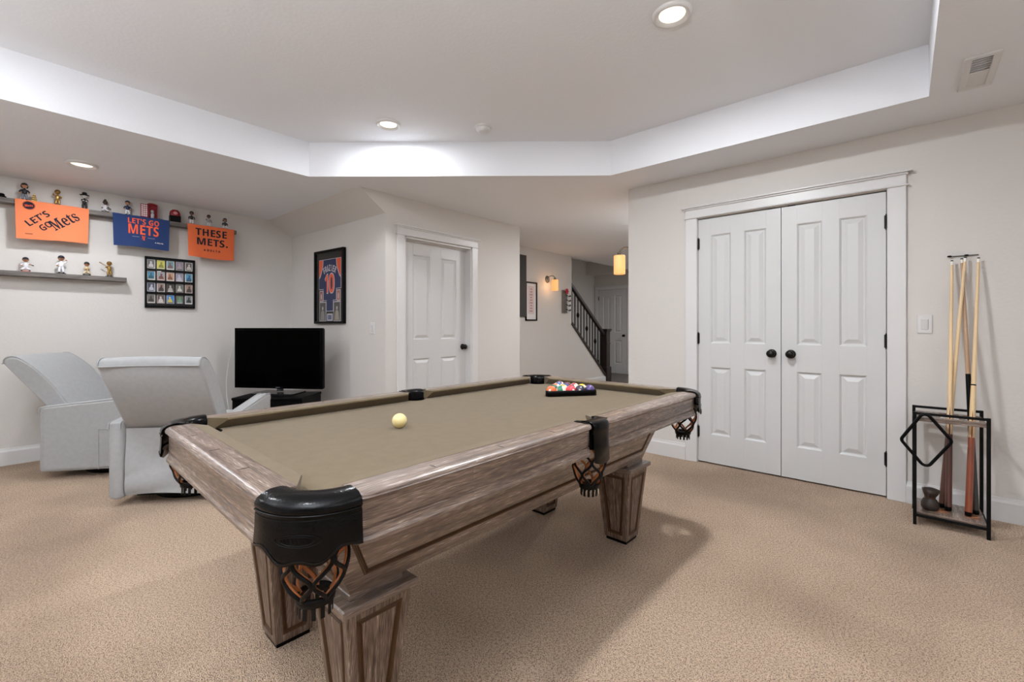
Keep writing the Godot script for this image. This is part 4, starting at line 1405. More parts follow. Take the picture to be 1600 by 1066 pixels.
func build_left_wall() -> void:
	for sh in [[-0.45, 1.70, 2.203, "long grey-brown wooden shelf holding figurines and towels, near the ceiling"], [-0.6, 0.778, 1.61, "short grey-brown wooden shelf with four figurines, under the orange towel"]]:
		var st := S()
		box(st, Vector3((sh[0] + sh[1]) / 2, sh[2] - 0.02, WALL_L + 0.05), Vector3(sh[1] - sh[0], 0.04, 0.1), 0.003)
		single("wall_shelf", st, M.shelf, sh[3], "shelf", "floating shelves")
	# towels
	var t := towel(0.072, 0.446, 0.318, M.orange, "orange rally towel with slanted navy lettering and round emblem", 0.4)
	var wp := [0.4, 0.006, 0.318, 0.035]
	var X := -0.223
	lettering(t, "LET'S", 0.050, Vector3(X + 0.127, -0.142, 0.002), M.ink, bold, 0.165, 41.0, wp, 0.0015)
	lettering(t, "GO", 0.050, Vector3(X + 0.176, -0.200, 0.002), M.ink, bold, 0.080, 41.0, wp, 0.0015)
	lettering(t, "Mets", 0.088, Vector3(X + 0.290, -0.138, 0.002), M.ink, serif, 0.200, 38.0, wp, 0.0015)
	print_shape(t, ellipse2(0.037, 0.034), Vector3(X + 0.078, -0.042, 0.0012), M.ink, wp, "emblem")
	var ringp := ellipse2(0.034, 0.031, 40)
	var st2 := S()
	var loop := []
	for p in ringp:
		loop.append(drape(Vector3(p.x + X + 0.078, p.y - 0.042, 0.0026), wp))
	tube(st2, loop, 0.0012, 5, true)
	obj("emblem", st2, M.orange_ink, t)
	lettering(t, "Mets", 0.018, Vector3(X + 0.078, -0.044, 0.003), M.orange_ink, serif, 0.048, 8.0, wp)
	print_shape(t, rect2(0.045, 0.004), Vector3(X + 0.075, -0.275, 0.0015), M.ink, wp, "small_print")
	t = towel(0.676, 0.428, 0.300, M.navy_cloth, "navy blue rally towel with bold orange lettering", 2.1)
	wp = [2.1, 0.006, 0.300, 0.035]
	lettering(t, "LET'S GO", 0.050, Vector3(0.010, -0.052, 0.002), M.orange_ink, bold, 0.235, 0.0, wp)
	lettering(t, "METS", 0.092, Vector3(0.010, -0.132, 0.002), M.orange_ink, bold, 0.232, 0.0, wp)
	lettering(t, "N", 0.034, Vector3(0.008, -0.206, 0.002), M.orange_ink, serif, 0.026, 0.0, wp)
	lettering(t, "Y", 0.040, Vector3(0.012, -0.212, 0.0026), M.orange_ink, serif, 0.026, 0.0, wp)
	for s in [-1, 1]:
		print_shape(t, rect2(0.055, 0.0018), Vector3(0.01 + s * 0.06, -0.202, 0.0015), M.white_ink, wp, "rule")
	lettering(t, "DELTA", 0.011, Vector3(0.140, -0.238, 0.002), M.white_ink, bold, 0.052, 0.0, wp)
	print_shape(t, PackedVector2Array([Vector2(-0.006, -0.005), Vector2(0.006, -0.005), Vector2(0, 0.007)]), Vector3(0.104, -0.238, 0.0015), M.white_ink, wp, "logo")
	t = towel(1.25, 0.424, 0.335, mat("e06c3c", 0.9), "orange rally towel with upright black lettering", 4.0)
	wp = [4.0, 0.006, 0.335, 0.035]
	lettering(t, "THESE", 0.072, Vector3(0.0, -0.072, 0.002), M.ink, bold, 0.285, 0.0, wp)
	lettering(t, "METS.", 0.072, Vector3(0.006, -0.168, 0.002), M.ink, bold, 0.285, 0.0, wp)
	lettering(t, "D E L T A", 0.020, Vector3(0.018, -0.252, 0.002), M.ink, bold, 0.125, 0.0, wp)
	print_shape(t, PackedVector2Array([Vector2(-0.011, -0.009), Vector2(0.011, -0.009), Vector2(0, 0.012)]), Vector3(-0.066, -0.252, 0.0015), M.ink, wp, "logo")
	# figurines on the upper shelf
	var Y := 2.2035
	var g := "figurines on the upper shelf"
	var st := S()
	for k in [[0.0, 0.0, 0.05, 0.012], [-0.015, 0.012, 0.03, 0.01], [0.02, 0.012, 0.02, 0.014]]:
		ellipsoid(st, Vector3(k[0] - 0.02, Y + k[1] + k[3], WALL_L + 0.05), Vector3(k[2], k[3], 0.025), 14, 8)
	single("black_ornament", st, M.plastic_black, "low black ornament at the left end of the upper shelf", "ornament", g)  # low black object of rounded lumps
	figurine(0.128, Y, {"h": 0.158, "shirt": "17181d", "pants": "747a86", "hat": "1d1a18", "headgear": "hair", "skin": "c08a6a"}, "bobblehead in black shirt and grey jeans, leftmost on the upper shelf", g)
	var tr := thing("trophy", "small gold striped trophy beside the leftmost bobblehead", "trophy", Vector3(0.183, Y, WALL_L + 0.06))
	st = S()
	for k in 4:
		box(st, Vector3(0, 0.012 + k * 0.016, 0), Vector3(0.036 - k * 0.006, 0.009, 0.03 - k * 0.005), 0.002)
	obj("tier", st, mat("c9a24f", 0.4, 0.4), tr)
	st = S()
	for k in 4:
		box(st, Vector3(0, 0.004 + k * 0.016, 0), Vector3(0.038 - k * 0.006, 0.007, 0.032 - k * 0.005), 0.001)
	obj("band", st, mat("3a2b22", 0.5), tr)
	figurine(0.323, Y, {"h": 0.145, "gold": true, "shirt": "a8864a", "pants": "a8864a", "hat": "8a6a36", "arms": [Vector3(-0.028, 0.012, 0.008), Vector3(0.020, -0.02, 0.01)]}, "all-gold bobblehead behind the slanted-lettered orange towel", g)
	figurine(0.493, Y, {"h": 0.150, "shirt": "141416", "pants": "141416", "hat": "0f0f10", "headgear": "brim", "skin": "d8d4d0", "arms": [Vector3(-0.010, -0.010, 0.018), Vector3(0.012, -0.014, 0.018)]}, "bobblehead in a wide black hat and black suit", g)
	figurine(0.632, Y, {"h": 0.135, "shirt": "dcdce0", "pants": "dcdce0", "hat": "2b2320", "headgear": "point", "skin": "4a352b", "crouch": 1.0, "arms": [Vector3(-0.026, -0.02, 0.008), Vector3(0.022, -0.012, 0.014)], "bat": Vector3(0.02, -0.02, 0.01)}, "crouching white-shirted bobblehead with a pointed dark crest", g)
	figurine(0.790, Y, {"h": 0.150, "shirt": "1b2a52", "pants": "e0e0e2", "hat": "16203e", "skin": "b98463"}, "bobblehead in navy shirt and white trousers behind the navy towel", g)
	var pb := thing("red_booth", "red box ornament with an open white-gridded door and white figure", "ornament", Vector3(0.963, Y, WALL_L + 0.05), 0.0, g)
	st = S()
	box(st, Vector3(0.012, 0.066, -0.018), Vector3(0.075, 0.132, 0.006), 0.001)
	box(st, Vector3(0.047, 0.066, 0.0), Vector3(0.006, 0.132, 0.042), 0.001)
	box(st, Vector3(-0.023, 0.066, 0.0), Vector3(0.006, 0.132, 0.042), 0.001)
	box(st, Vector3(0.012, 0.138, 0.0), Vector3(0.08, 0.014, 0.046), 0.004)
	box(st, Vector3(0.012, 0.004, 0.0), Vector3(0.08, 0.008, 0.046), 0.001)
	ellipsoid(st, Vector3(0.012, 0.145, 0.0), Vector3(0.036, 0.012, 0.02), 16, 8)
	obj("booth", st, mat("8e1420", 0.4), pb)
	var dr := holder("open_door", pb, Vector3(-0.026, 0, 0.021), 12.0)
	st = S()
	box(st, Vector3(-0.028, 0.07, 0), Vector3(0.058, 0.128, 0.004), 0.001)
	obj("door", st, mat("a3182a", 0.4), dr)
	for r in 6:
		for cc in 3:
			st = S()
			box(st, Vector3(-0.045 + cc * 0.017, 0.022 + r * 0.0195, 0.0026), Vector3(0.013, 0.0145, 0.0015), 0.0003)
			obj("pane", st, mat("e8e4e4", 0.4), dr)
	st = S()
	ellipsoid(st, Vector3(0.014, 0.075, 0.004), Vector3(0.014, 0.017, 0.012), 14, 8)
	lathe(st, [Vector2(0.004, 0.06), Vector2(0.014, 0.052), Vector2(0.013, 0.02), Vector2(0.016, 0.008), Vector2(0.0, 0.008)], 14, Transform3D(Basis(), Vector3(0.014, 0, 0.004)))
	obj("figure", st, mat("b9b7bb", 0.5), pb)
	var rh := thing("red_bust", "red-hooded ornament on a black block, right of the red booth", "ornament", Vector3(1.158, Y, WALL_L + 0.05), 0.0, g)
	st = S()
	box(st, Vector3(0, 0.034, 0), Vector3(0.092, 0.068, 0.05), 0.003)
	obj("block", st, M.plastic_black, rh)
	st = S()
	lathe(st, [Vector2(0.046, 0.0), Vector2(0.046, 0.02), Vector2(0.040, 0.045), Vector2(0.024, 0.062), Vector2(0.0, 0.066)], 22, Transform3D(Basis.from_scale(Vector3(1, 1, 0.55)), Vector3(0, 0.066, 0)))
	obj("hood", st, mat("86121c", 0.4), rh)
	st = S()
	ellipsoid(st, Vector3(0, 0.092, 0.018), Vector3(0.021, 0.019, 0.011), 14, 8)
	obj("face", st, mat("d88f92", 0.5), rh)
	figurine(1.298, Y, {"h": 0.148, "shirt": "2a2622", "pants": "e2e2e4", "hat": "1c1918", "skin": "6a4836"}, "bobblehead with dark top and white trousers, second right of the booth", g)
	figurine(1.450, Y, {"h": 0.138, "shirt": "9a9a9e", "pants": "dedee0", "hat": "1b1b20", "skin": "7a5642", "arms": [Vector3(-0.026, 0.0, 0.01), Vector3(0.026, -0.024, 0.006)]}, "grey-shirted bobblehead with dark cap above the black-lettered towel", g)
	figurine(1.600, Y, {"h": 0.142, "shirt": "1a1a1d", "pants": "e4e4e6", "hat": "121214", "headgear": "hair", "skin": "8d6450", "crouch": 0.6}, "big-haired black bobblehead at the right end of the upper shelf", g)
	# lower shelf
	Y = 1.6105
	g = "figurines on the lower shelf"
	figurine(0.134, Y, {"h": 0.150, "shirt": "e6e6ea", "pants": "e6e6ea", "hat": "23232a", "base": "c9766a", "crouch": 1.0, "arms": [Vector3(-0.026, -0.016, 0.008), Vector3(0.026, -0.004, 0.01)], "bat": Vector3(0.022, -0.01, 0.006)}, "white-uniformed bobblehead on a pink base, leftmost on the lower shelf", g)
	figurine(0.345, Y, {"h": 0.168, "shirt": "ececf0", "pants": "e4e4ea", "hat": "1c2030", "arms": [Vector3(-0.022, -0.024, 0.006), Vector3(0.028, 0.020, 0.004)]}, "tall white-uniformed bobblehead with raised hand on the lower shelf", g)
	figurine(0.508, Y, {"h": 0.146, "shirt": "cbb58e", "pants": "d8c7a4", "hat": "26221f", "crouch": 0.8, "arms": [Vector3(-0.006, -0.012, 0.018), Vector3(0.010, -0.010, 0.018)]}, "tan squatting bobblehead with a dark cap on the lower shelf", g)
	figurine(0.660, Y, {"h": 0.150, "gold": true, "shirt": "a8864a", "pants": "a8864a", "hat": "8a6a36", "arms": [Vector3(-0.020, 0.004, 0.012), Vector3(-0.022, 0.010, 0.012)], "bat": Vector3(-0.05, 0.034, 0.0)}, "gold batter bobblehead at the right end of the lower shelf", g)
	# card case
	var at := Vector3(1.129, 1.589, WALL_L)
	var cs := thing("card_case", "black wall case showing four rows of trading cards", "display case", at)
	st = S()
	for k in [[0.0, 0.241, 0.408, 0.022], [0.0, -0.241, 0.408, 0.022], [-0.199, 0.0, 0.012, 0.504], [0.199, 0.0, 0.012, 0.504]]:
		box(st, Vector3(k[0], k[1], 0.015), Vector3(k[2], k[3], 0.03), 0.002)
	obj("frame", st, M.plastic_black, cs)
	st = S()
	box(st, Vector3(0, 0, 0.003), Vector3(0.39, 0.47, 0.006), 0.0)
	obj("backing", st, mat("1c1b1a", 0.8), cs)
	for r in 3:
		st = S()
		box(st, Vector3(0, 0.123 - r * 0.1145, 0.013), Vector3(0.386, 0.022, 0.018), 0.001)
		obj("ledge", st, M.plastic_black, cs)
	st = S()
	box(st, Vector3(0, 0, 0.0255), Vector3(0.386, 0.462, 0.002), 0.0)
	obj("glass_pane", st, M.glass, cs)
	var deck := [
		["6c6a6c", "cfcaca", "dcdad8", "grey and white"], ["d6cf5e", "8c8a34", "d8d27c", "yellow"], ["6f9aa6", "7e5f58", "e2dfdc", "teal and white"], ["8c8290", "a99aa0", "a8a0a6", "mauve grey"], ["5c5450", "c9c2bc", "dedad6", "dark brown, white-edged"],
		["4a8fb4", "2e5d6e", "e6e3d6", "sky blue"], ["9aa2ac", "7b4d44", "c9a79c", "red-brown and grey"], ["caa088", "8a5a42", "ead9d0", "portrait in flesh tones"], ["9b96ac", "c7c3cf", "b9b2ba", "lilac grey"], ["5aa0c0", "2f5e84", "dbe2e4", "bright blue"],
		["4e5564", "c4c4d2", "d2d2e2", "slate and white"], ["a08478", "40383a", "d9d4d4", "brown and charcoal"], ["3c3634", "b9b0ac", "55504c", "near-black"], ["6a6e66", "d2cfc8", "8d8b86", "olive grey"], ["a5887c", "4e413c", "d3c1b8", "beige"],
		["77736e", "3f3b38", "dedbd6", "warm grey"], ["5f5450", "d6cfca", "b8aca4", "umber"], ["3a86d6", "d8c860", "a9b6cc", "vivid blue and yellow"], ["6d7a5e", "7aa08c", "5c5668", "green and violet"], ["8f9090", "34363a", "e0e0e0", "black and white"]]
	for i in 20:
		var c: Array = deck[i]
		card(at, i / 5, i % 5, c[0], c[1], c[2], c[3])

# ---------------------------------------------------------------- framed jersey
func build_jersey() -> void:
	var j := thing("framed_jersey", "framed navy and orange basketball jersey number ten on the white wall", "framed jersey", Vector3(2.3905, 1.588, -4.738), -86.1)
	var w := 0.585
	var h := 0.81
	var st := S()
	for k in [[0.0, h / 2 - 0.013, w, 0.026], [0.0, -h / 2 + 0.013, w, 0.026], [-w / 2 + 0.013, 0.0, 0.026, h], [w / 2 - 0.013, 0.0, 0.026, h]]:
		box(st, Vector3(k[0], k[1], 0.02), Vector3(k[2], k[3], 0.04), 0.004)
	obj("frame", st, M.plastic_black, j)
	st = S()
	box(st, Vector3(0, 0, 0.01), Vector3(w - 0.04, h - 0.04, 0.008), 0.0)
	obj("mat_board", st, mat("23221f", 0.8), j)
	var navy := mat("26305a", 0.85)
	var wh := mat("c9c6cc", 0.7)
	var body := func(g: float) -> PackedVector2Array:
		return PackedVector2Array([Vector2(-0.215 - g, 0.30 + g), Vector2(0.215 + g, 0.30 + g), Vector2(0.215 + g, -0.02 - g), Vector2(0.125 + g, -0.02 - g), Vector2(0.125 + g, -0.145 - g), Vector2(0.065 + g, -0.145 - g), Vector2(0.065 + g, -0.265 - g), Vector2(-0.065 - g, -0.265 - g), Vector2(-0.065 - g, -0.145 - g), Vector2(-0.125 - g, -0.145 - g), Vector2(-0.125 - g, -0.02 - g), Vector2(-0.215 - g, -0.02 - g)])
	print_shape(j, body.call(0.006), Vector3(0, 0, 0.0145), wh, [], "mat_edge")
	print_shape(j, body.call(0.0), Vector3(0, 0, 0.016), navy, [], "jersey")
	for s in [-1, 1]:
		print_shape(j, PackedVector2Array([Vector2(s * 0.215, 0.30), Vector2(s * 0.135, 0.30), Vector2(s * 0.142, 0.24), Vector2(s * 0.165, 0.18), Vector2(s * 0.195, 0.125), Vector2(s * 0.215, 0.105)]), Vector3(0, 0, 0.0172), mat("e8623a", 0.8), [], "side_stripe")
		print_shape(j, PackedVector2Array([Vector2(s * 0.135, 0.30), Vector2(s * 0.125, 0.30), Vector2(s * 0.132, 0.235), Vector2(s * 0.155, 0.175), Vector2(s * 0.187, 0.115), Vector2(s * 0.215, 0.09), Vector2(s * 0.215, 0.105), Vector2(s * 0.195, 0.125), Vector2(s * 0.165, 0.18), Vector2(s * 0.142, 0.24)]), Vector3(0, 0, 0.0172), wh, [], "stripe_edge")
	var word := "FRAZIER"
	for i in 7:
		var a := (i - 3) * 0.155
		lettering(j, word[i], 0.070, Vector3(sin(a) * 0.245, 0.205 + (cos(a) - 1.0) * 0.245, 0.018), wh, bold, 0.033 if word[i] != "I" else 0.012, -rad_to_deg(a), [], 0.001)
	for d in [["1", -0.055, 0.052], ["0", 0.04, 0.098]]:
		lettering(j, d[0], 0.222, Vector3(d[1], 0.03, 0.018), wh, bold, d[2] + 0.018, 0.0, [], 0.001)
		lettering(j, d[0], 0.202, Vector3(d[1], 0.03, 0.0195), mat("e8603c", 0.8), bold, d[2], 0.0, [], 0.001)
	# the photographs and the plaque below
	for s in [-1, 1]:
		var tone := mat("9a5a50" if s < 0 else "a8685c", 0.5)
		print_shape(j, rect2(0.078, 0.120), Vector3(s * 0.172, -0.098, 0.0145), wh, [], "photo_mat")
		print_shape(j, rect2(0.062, 0.104), Vector3(s * 0.172, -0.098, 0.016), tone, [], "photograph")
		print_shape(j, ellipse2(0.013, 0.035, 14), Vector3(s * 0.172, -0.105, 0.017), mat("c9b4aa", 0.5), [], "photograph")
		print_shape(j, rect2(0.138, 0.220), Vector3(s * 0.142, -0.272, 0.0148), wh, [], "photo_mat")
		print_shape(j, rect2(0.120, 0.200), Vector3(s * 0.142, -0.272, 0.016), mat("4b4a48", 0.5), [], "photograph")
		print_shape(j, ellipse2(0.016, 0.02, 14), Vector3(s * 0.142, -0.235, 0.017), mat("b9b2a6", 0.5), [], "photograph")
		print_shape(j, round_poly([Vector2(-0.045, -0.095), Vector2(0.045, -0.095), Vector2(0.03, 0.0), Vector2(0.0, 0.02), Vector2(-0.03, 0.0)], 0.008, 3), Vector3(s * 0.142, -0.272, 0.0168), mat("a59a88" if s > 0 else "8b8880", 0.5), [], "photograph")
	print_shape(j, rect2(0.112, 0.080), Vector3(0, -0.335, 0.0148), wh, [], "plaque")
	print_shape(j, rect2(0.074, 0.052), Vector3(0, -0.335, 0.016), mat("5a6488", 0.4), [], "plaque")
	st = S()
	box(st, Vector3(0, 0, 0.028), Vector3(w - 0.05, h - 0.05, 0.002), 0.0)
	obj("glass_pane", st, M.glass, j)

# ---------------------------------------------------------------- cue stand
func cue(butt: Vector3, tip: Vector3, dark_butt: Color, forearm: Color, label: String, wrap := false, ring := false) -> void:
	var c := thing("pool_cue", label, "pool cue", butt, 0.0, "pool cues in the floor stand")
	var d := tip - butt
	var L := d.length()
	d = d / L
	var x := d.cross(Vector3(0, 0, 1)).normalized()
	var xf := Transform3D(Basis(x, d, x.cross(d)), Vector3.ZERO)
	var sec := func(n: String, m: Material, prof: Array) -> void:
		var st := S()
		lathe(st, prof, 16, xf)
		obj(n, st, m, c)
	var bm := mat("ffffff", 0.25); bm.albedo_color = dark_butt; bm.clearcoat_enabled = true
	var fm := mat("ffffff", 0.3); fm.albedo_color = forearm; fm.clearcoat_enabled = true
	sec.call("bumper", M.plastic_black, [Vector2(0.0, 0.0), Vector2(0.0145, 0.0), Vector2(0.016, 0.012), Vector2(0.016, 0.022)])
	sec.call("butt", bm, [Vector2(0.016, 0.022), Vector2(0.0152, 0.20), Vector2(0.0140, 0.44)])
	if wrap:
		sec.call("wrap", M.plastic_black, [Vector2(0.0140, 0.44), Vector2(0.0128, 0.62), Vector2(0.0118, 0.80)])
		sec.call("shaft", fm, [Vector2(0.0112, 0.80), Vector2(0.0085, 1.2), Vector2(0.0066, L - 0.03)])
	else:
		sec.call("forearm", fm, [Vector2(0.0140, 0.44), Vector2(0.0125, 0.62), Vector2(0.0112, 0.74)])
		sec.call("joint_ring", M.plastic_black if ring else M.maple, [Vector2(0.0113, 0.74), Vector2(0.0113, 0.748)])
		sec.call("shaft", M.maple, [Vector2(0.0108, 0.748), Vector2(0.0084, 1.2), Vector2(0.0066, L - 0.03)])
		for k in 4:
			var st := S()
			var a := TAU * k / 4
			var dir := xf.basis * Vector3(cos(a), 0, sin(a))
			var side := xf.basis * Vector3(-sin(a), 0, cos(a))
			var p0: Vector3 = xf * Vector3(0, 0.43, 0)
			var p1: Vector3 = xf * Vector3(0, 0.60, 0)
			poly(st, [p0 + dir * 0.0112 + side * 0.0092, p0 + dir * 0.0112 - side * 0.0092, p1 + dir * 0.0131], dir)
			poly(st, [p0 + dir * 0.0146, p0 + dir * 0.0112 - side * 0.0092, p1 + dir * 0.0131], dir)
			poly(st, [p0 + dir * 0.0146, p0 + dir * 0.0112 + side * 0.0092, p1 + dir * 0.0131], dir)
			obj("inlay_point", st, bm, c)
	sec.call("ferrule", mat("f1ece2", 0.3), [Vector2(0.0067, L - 0.03), Vector2(0.0065, L - 0.008)])
	sec.call("tip", mat("20242c", 0.8), [Vector2(0.0066, L - 0.008), Vector2(0.006, L - 0.001), Vector2(0.0, L)])

func build_cue_rack() -> void:
	var r := thing("cue_stand", "black steel floor stand for pool cues with two wooden shelves", "cue stand", Vector3(3.6525, 0, 0.198))
	var x0 := -0.148
	var x1 := 0.148
	var z0 := -0.148
	var z1 := 0.148
	var top := 0.655
	for x in [x0, x1]:
		for z in [z0, z1]:
			var st := S()
			box(st, Vector3(x, top / 2, z), Vector3(0.016, top, 0.016), 0.0012)
			obj("leg", st, M.metal_black, r)
		for y in [top - 0.008, 0.056]:
			var st := S()
			box(st, Vector3(x, y, 0), Vector3(0.014, 0.014, z1 - z0 - 0.014), 0.001)
			obj("cross_bar", st, M.metal_black, r)
	for z in [z0, z1]:
		for y in [0.60, 0.056]:
			var st := S()
			box(st, Vector3(0, y, z), Vector3(x1 - x0 - 0.014, 0.012, 0.012), 0.001)
			obj("side_bar", st, M.metal_black, r)
	# top shelf: a board with two openings for the cues
	var st2 := S()
	box(st2, Vector3(-0.11, 0.612, 0), Vector3(0.06, 0.022, 0.284), 0.002)
	box(st2, Vector3(0.1325, 0.612, 0), Vector3(0.015, 0.022, 0.284), 0.002)
	for k in [[-0.142, -0.035], [0.05, 0.068], [0.135, 0.142]]:
		box(st2, Vector3(0.0225, 0.612, (k[0] + k[1]) / 2), Vector3(0.205, 0.022, k[1] - k[0]), 0.001)
	obj("top_shelf", st2, M.wood, r)
	st2 = S()
	box(st2, Vector3(0, 0.068, 0), Vector3(0.28, 0.014, 0.284), 0.002)
	obj("bottom_shelf", st2, M.wood, r)
	for hz in [-0.085, -0.055, 0.055, 0.085]:
		for hx in [-0.06, -0.02]:
			st2 = S()
			var loop := []
			for k in 20:
				loop.append(Vector3(hx + cos(TAU * k / 20) * 0.017, 0.0755, hz * 0.9 + 0.03 + sin(TAU * k / 20) * 0.017))
			tube(st2, loop, 0.0012, 5, true)
			obj("butt_ring", st2, M.tan_leather, r)
	# cues, leaning on the wall behind
	cue(Vector3(3.64, 0.077, 0.197), Vector3(3.87, 1.560, 0.226), Color("4a1d10"), Color("dfbf92"), "pale cue with a dark red-brown butt, leftmost in the stand")
	cue(Vector3(3.685, 0.077, 0.172), Vector3(3.868, 1.575, 0.284), Color("5a2a16"), Color("e3c79c"), "pale cue leaning to the right behind the leftmost cue")
	cue(Vector3(3.61, 0.077, 0.277), Vector3(3.87, 1.566, 0.340), Color("8a3d18"), Color("e6c795"), "pale cue with an orange-brown butt, rightmost in the stand", false, true)
	cue(Vector3(3.675, 0.077, 0.312), Vector3(3.8915, 1.57, 0.270), Color("15110f"), Color("b08c6a"), "cue with a black wrap behind the rightmost cue", true)
	# clip on the wall that keeps the tips apart
	var cl := S()
	box(cl, Vector3(3.8945, 1.586, 0.278), Vector3(0.011, 0.003, 0.13), 0.0005)
	for z in [0.216, 0.29]:
		ellipsoid(cl, Vector3(3.884, 1.586, z), Vector3(0.008, 0.006, 0.012), 10, 6)
	single("cue_clip", cl, M.metal_black, "thin black wall clip at the tips of the cues", "cue clip")
	# diamond rack hung on the stand
	var dm := S()
	var loop2 := []
	var outline := round_poly([Vector2(0.092, 0.668), Vector2(0.205, 0.510), Vector2(0.098, 0.335), Vector2(-0.012, 0.487)], 0.024, 5)
	for p in outline:
		loop2.append(Vector3(3.484 - (p.y - 0.5) * 0.03, p.y, p.x))
	tube(dm, loop2, 0.0085, 8, true)
	single("diamond_rack", dm, M.plastic_black, "black diamond-shaped ball rack hanging on the cue stand", "ball rack")
	# leather pouch on the lower shelf
	var po := thing("leather_pouch", "dark brown leather pouch tied in the middle on the lower shelf", "pouch", Vector3(3.60, 0.0755, 0.118), 20.0)
	st2 = S()
	lathe(st2, [Vector2(0.0, 0.0), Vector2(0.032, 0.0), Vector2(0.040, 0.012), Vector2(0.041, 0.035), Vector2(0.032, 0.058), Vector2(0.022, 0.068)], 22)
	obj("body", st2, mat("2d221c", 0.6), po)
	st2 = S()
	lathe(st2, [Vector2(0.024, 0.066), Vector2(0.026, 0.072), Vector2(0.024, 0.078)], 20)
	obj("tie", st2, mat("4a2f1e", 0.6), po)
	st2 = S()
	var rows := []
	for i in 24:
		var a := TAU * i / 24
		var f := 1.0 + 0.10 * sin(a * 4.0)
		rows.append([Vector3(cos(a) * 0.022, 0.070, sin(a) * 0.022), Vector3(cos(a) * 0.030 * f - 0.006, 0.092, sin(a) * 0.03 * f), Vector3(cos(a) * 0.040 * f - 0.014, 0.122, sin(a) * 0.038 * f), Vector3(cos(a) * 0.036 * f - 0.014, 0.121, sin(a) * 0.034 * f), Vector3(cos(a) * 0.02 - 0.005, 0.08, sin(a) * 0.02)])
	grid(st2, rows, true)
	obj("neck", st2, mat("33271f", 0.6), po)

# ---------------------------------------------------------------- hall
func sconce(at: Vector3, turn: float, label: String, energy: float) -> void:
	# wall plate at the origin, arm out along +z, glass shade hanging from its end
	var s := thing("wall_sconce", label, "wall lamp", at, turn, "hall sconces")
	var st := S()
	lathe(st, [Vector2(0.0, 0.022), Vector2(0.035, 0.022), Vector2(0.055, 0.014), Vector2(0.062, 0.004), Vector2(0.062, 0.0), Vector2(0.0, 0.0)], 26, Transform3D(Basis(Vector3(1, 0, 0), PI / 2), Vector3.ZERO))
	var nickel := mat("7d7a76", 0.35, 0.8)
	obj("wall_plate", st, nickel, s)
	st = S()
	var path := []
	for k in 13:
		var a := PI * 0.95 * k / 12.0
		path.append(Vector3(0, 0.0 + sin(a) * 0.055, 0.02 + (1.0 - cos(a)) * 0.072))
	tube(st, path, 0.007, 10)
	obj("arm", st, nickel, s)
	st = S()
	lathe(st, [Vector2(0.02, 0.03), Vector2(0.026, 0.0), Vector2(0.03, -0.004), Vector2(0.0, -0.004)], 18, Transform3D(Basis(), Vector3(0, -0.02, 0.163)))
	obj("fitter", st, nickel, s)
	st = S()
	lathe(st, [Vector2(0.0, -0.015), Vector2(0.052, -0.018), Vector2(0.056, -0.024), Vector2(0.056, -0.20), Vector2(0.052, -0.204), Vector2(0.0, -0.204)], 28, Transform3D(Basis(), Vector3(0, 0, 0.163)))
	var shade := mat("e8c08c", 0.4)
	shade.emission_enabled = true
	shade.emission = Color("ffab5c")
	shade.emission_energy_multiplier = 0.8
	obj("shade", st, shade, s)
	var l := OmniLight3D.new()
	l.name = "bulb"
	s.add_child(l)
	l.position = Vector3(0, -0.11, 0.163)
	l.light_color = Color("ffc488")
	l.light_energy = energy
	l.omni_range = 12.0
	l.omni_attenuation = 2.0
	l.light_size = 0.05
	l.shadow_enabled = true

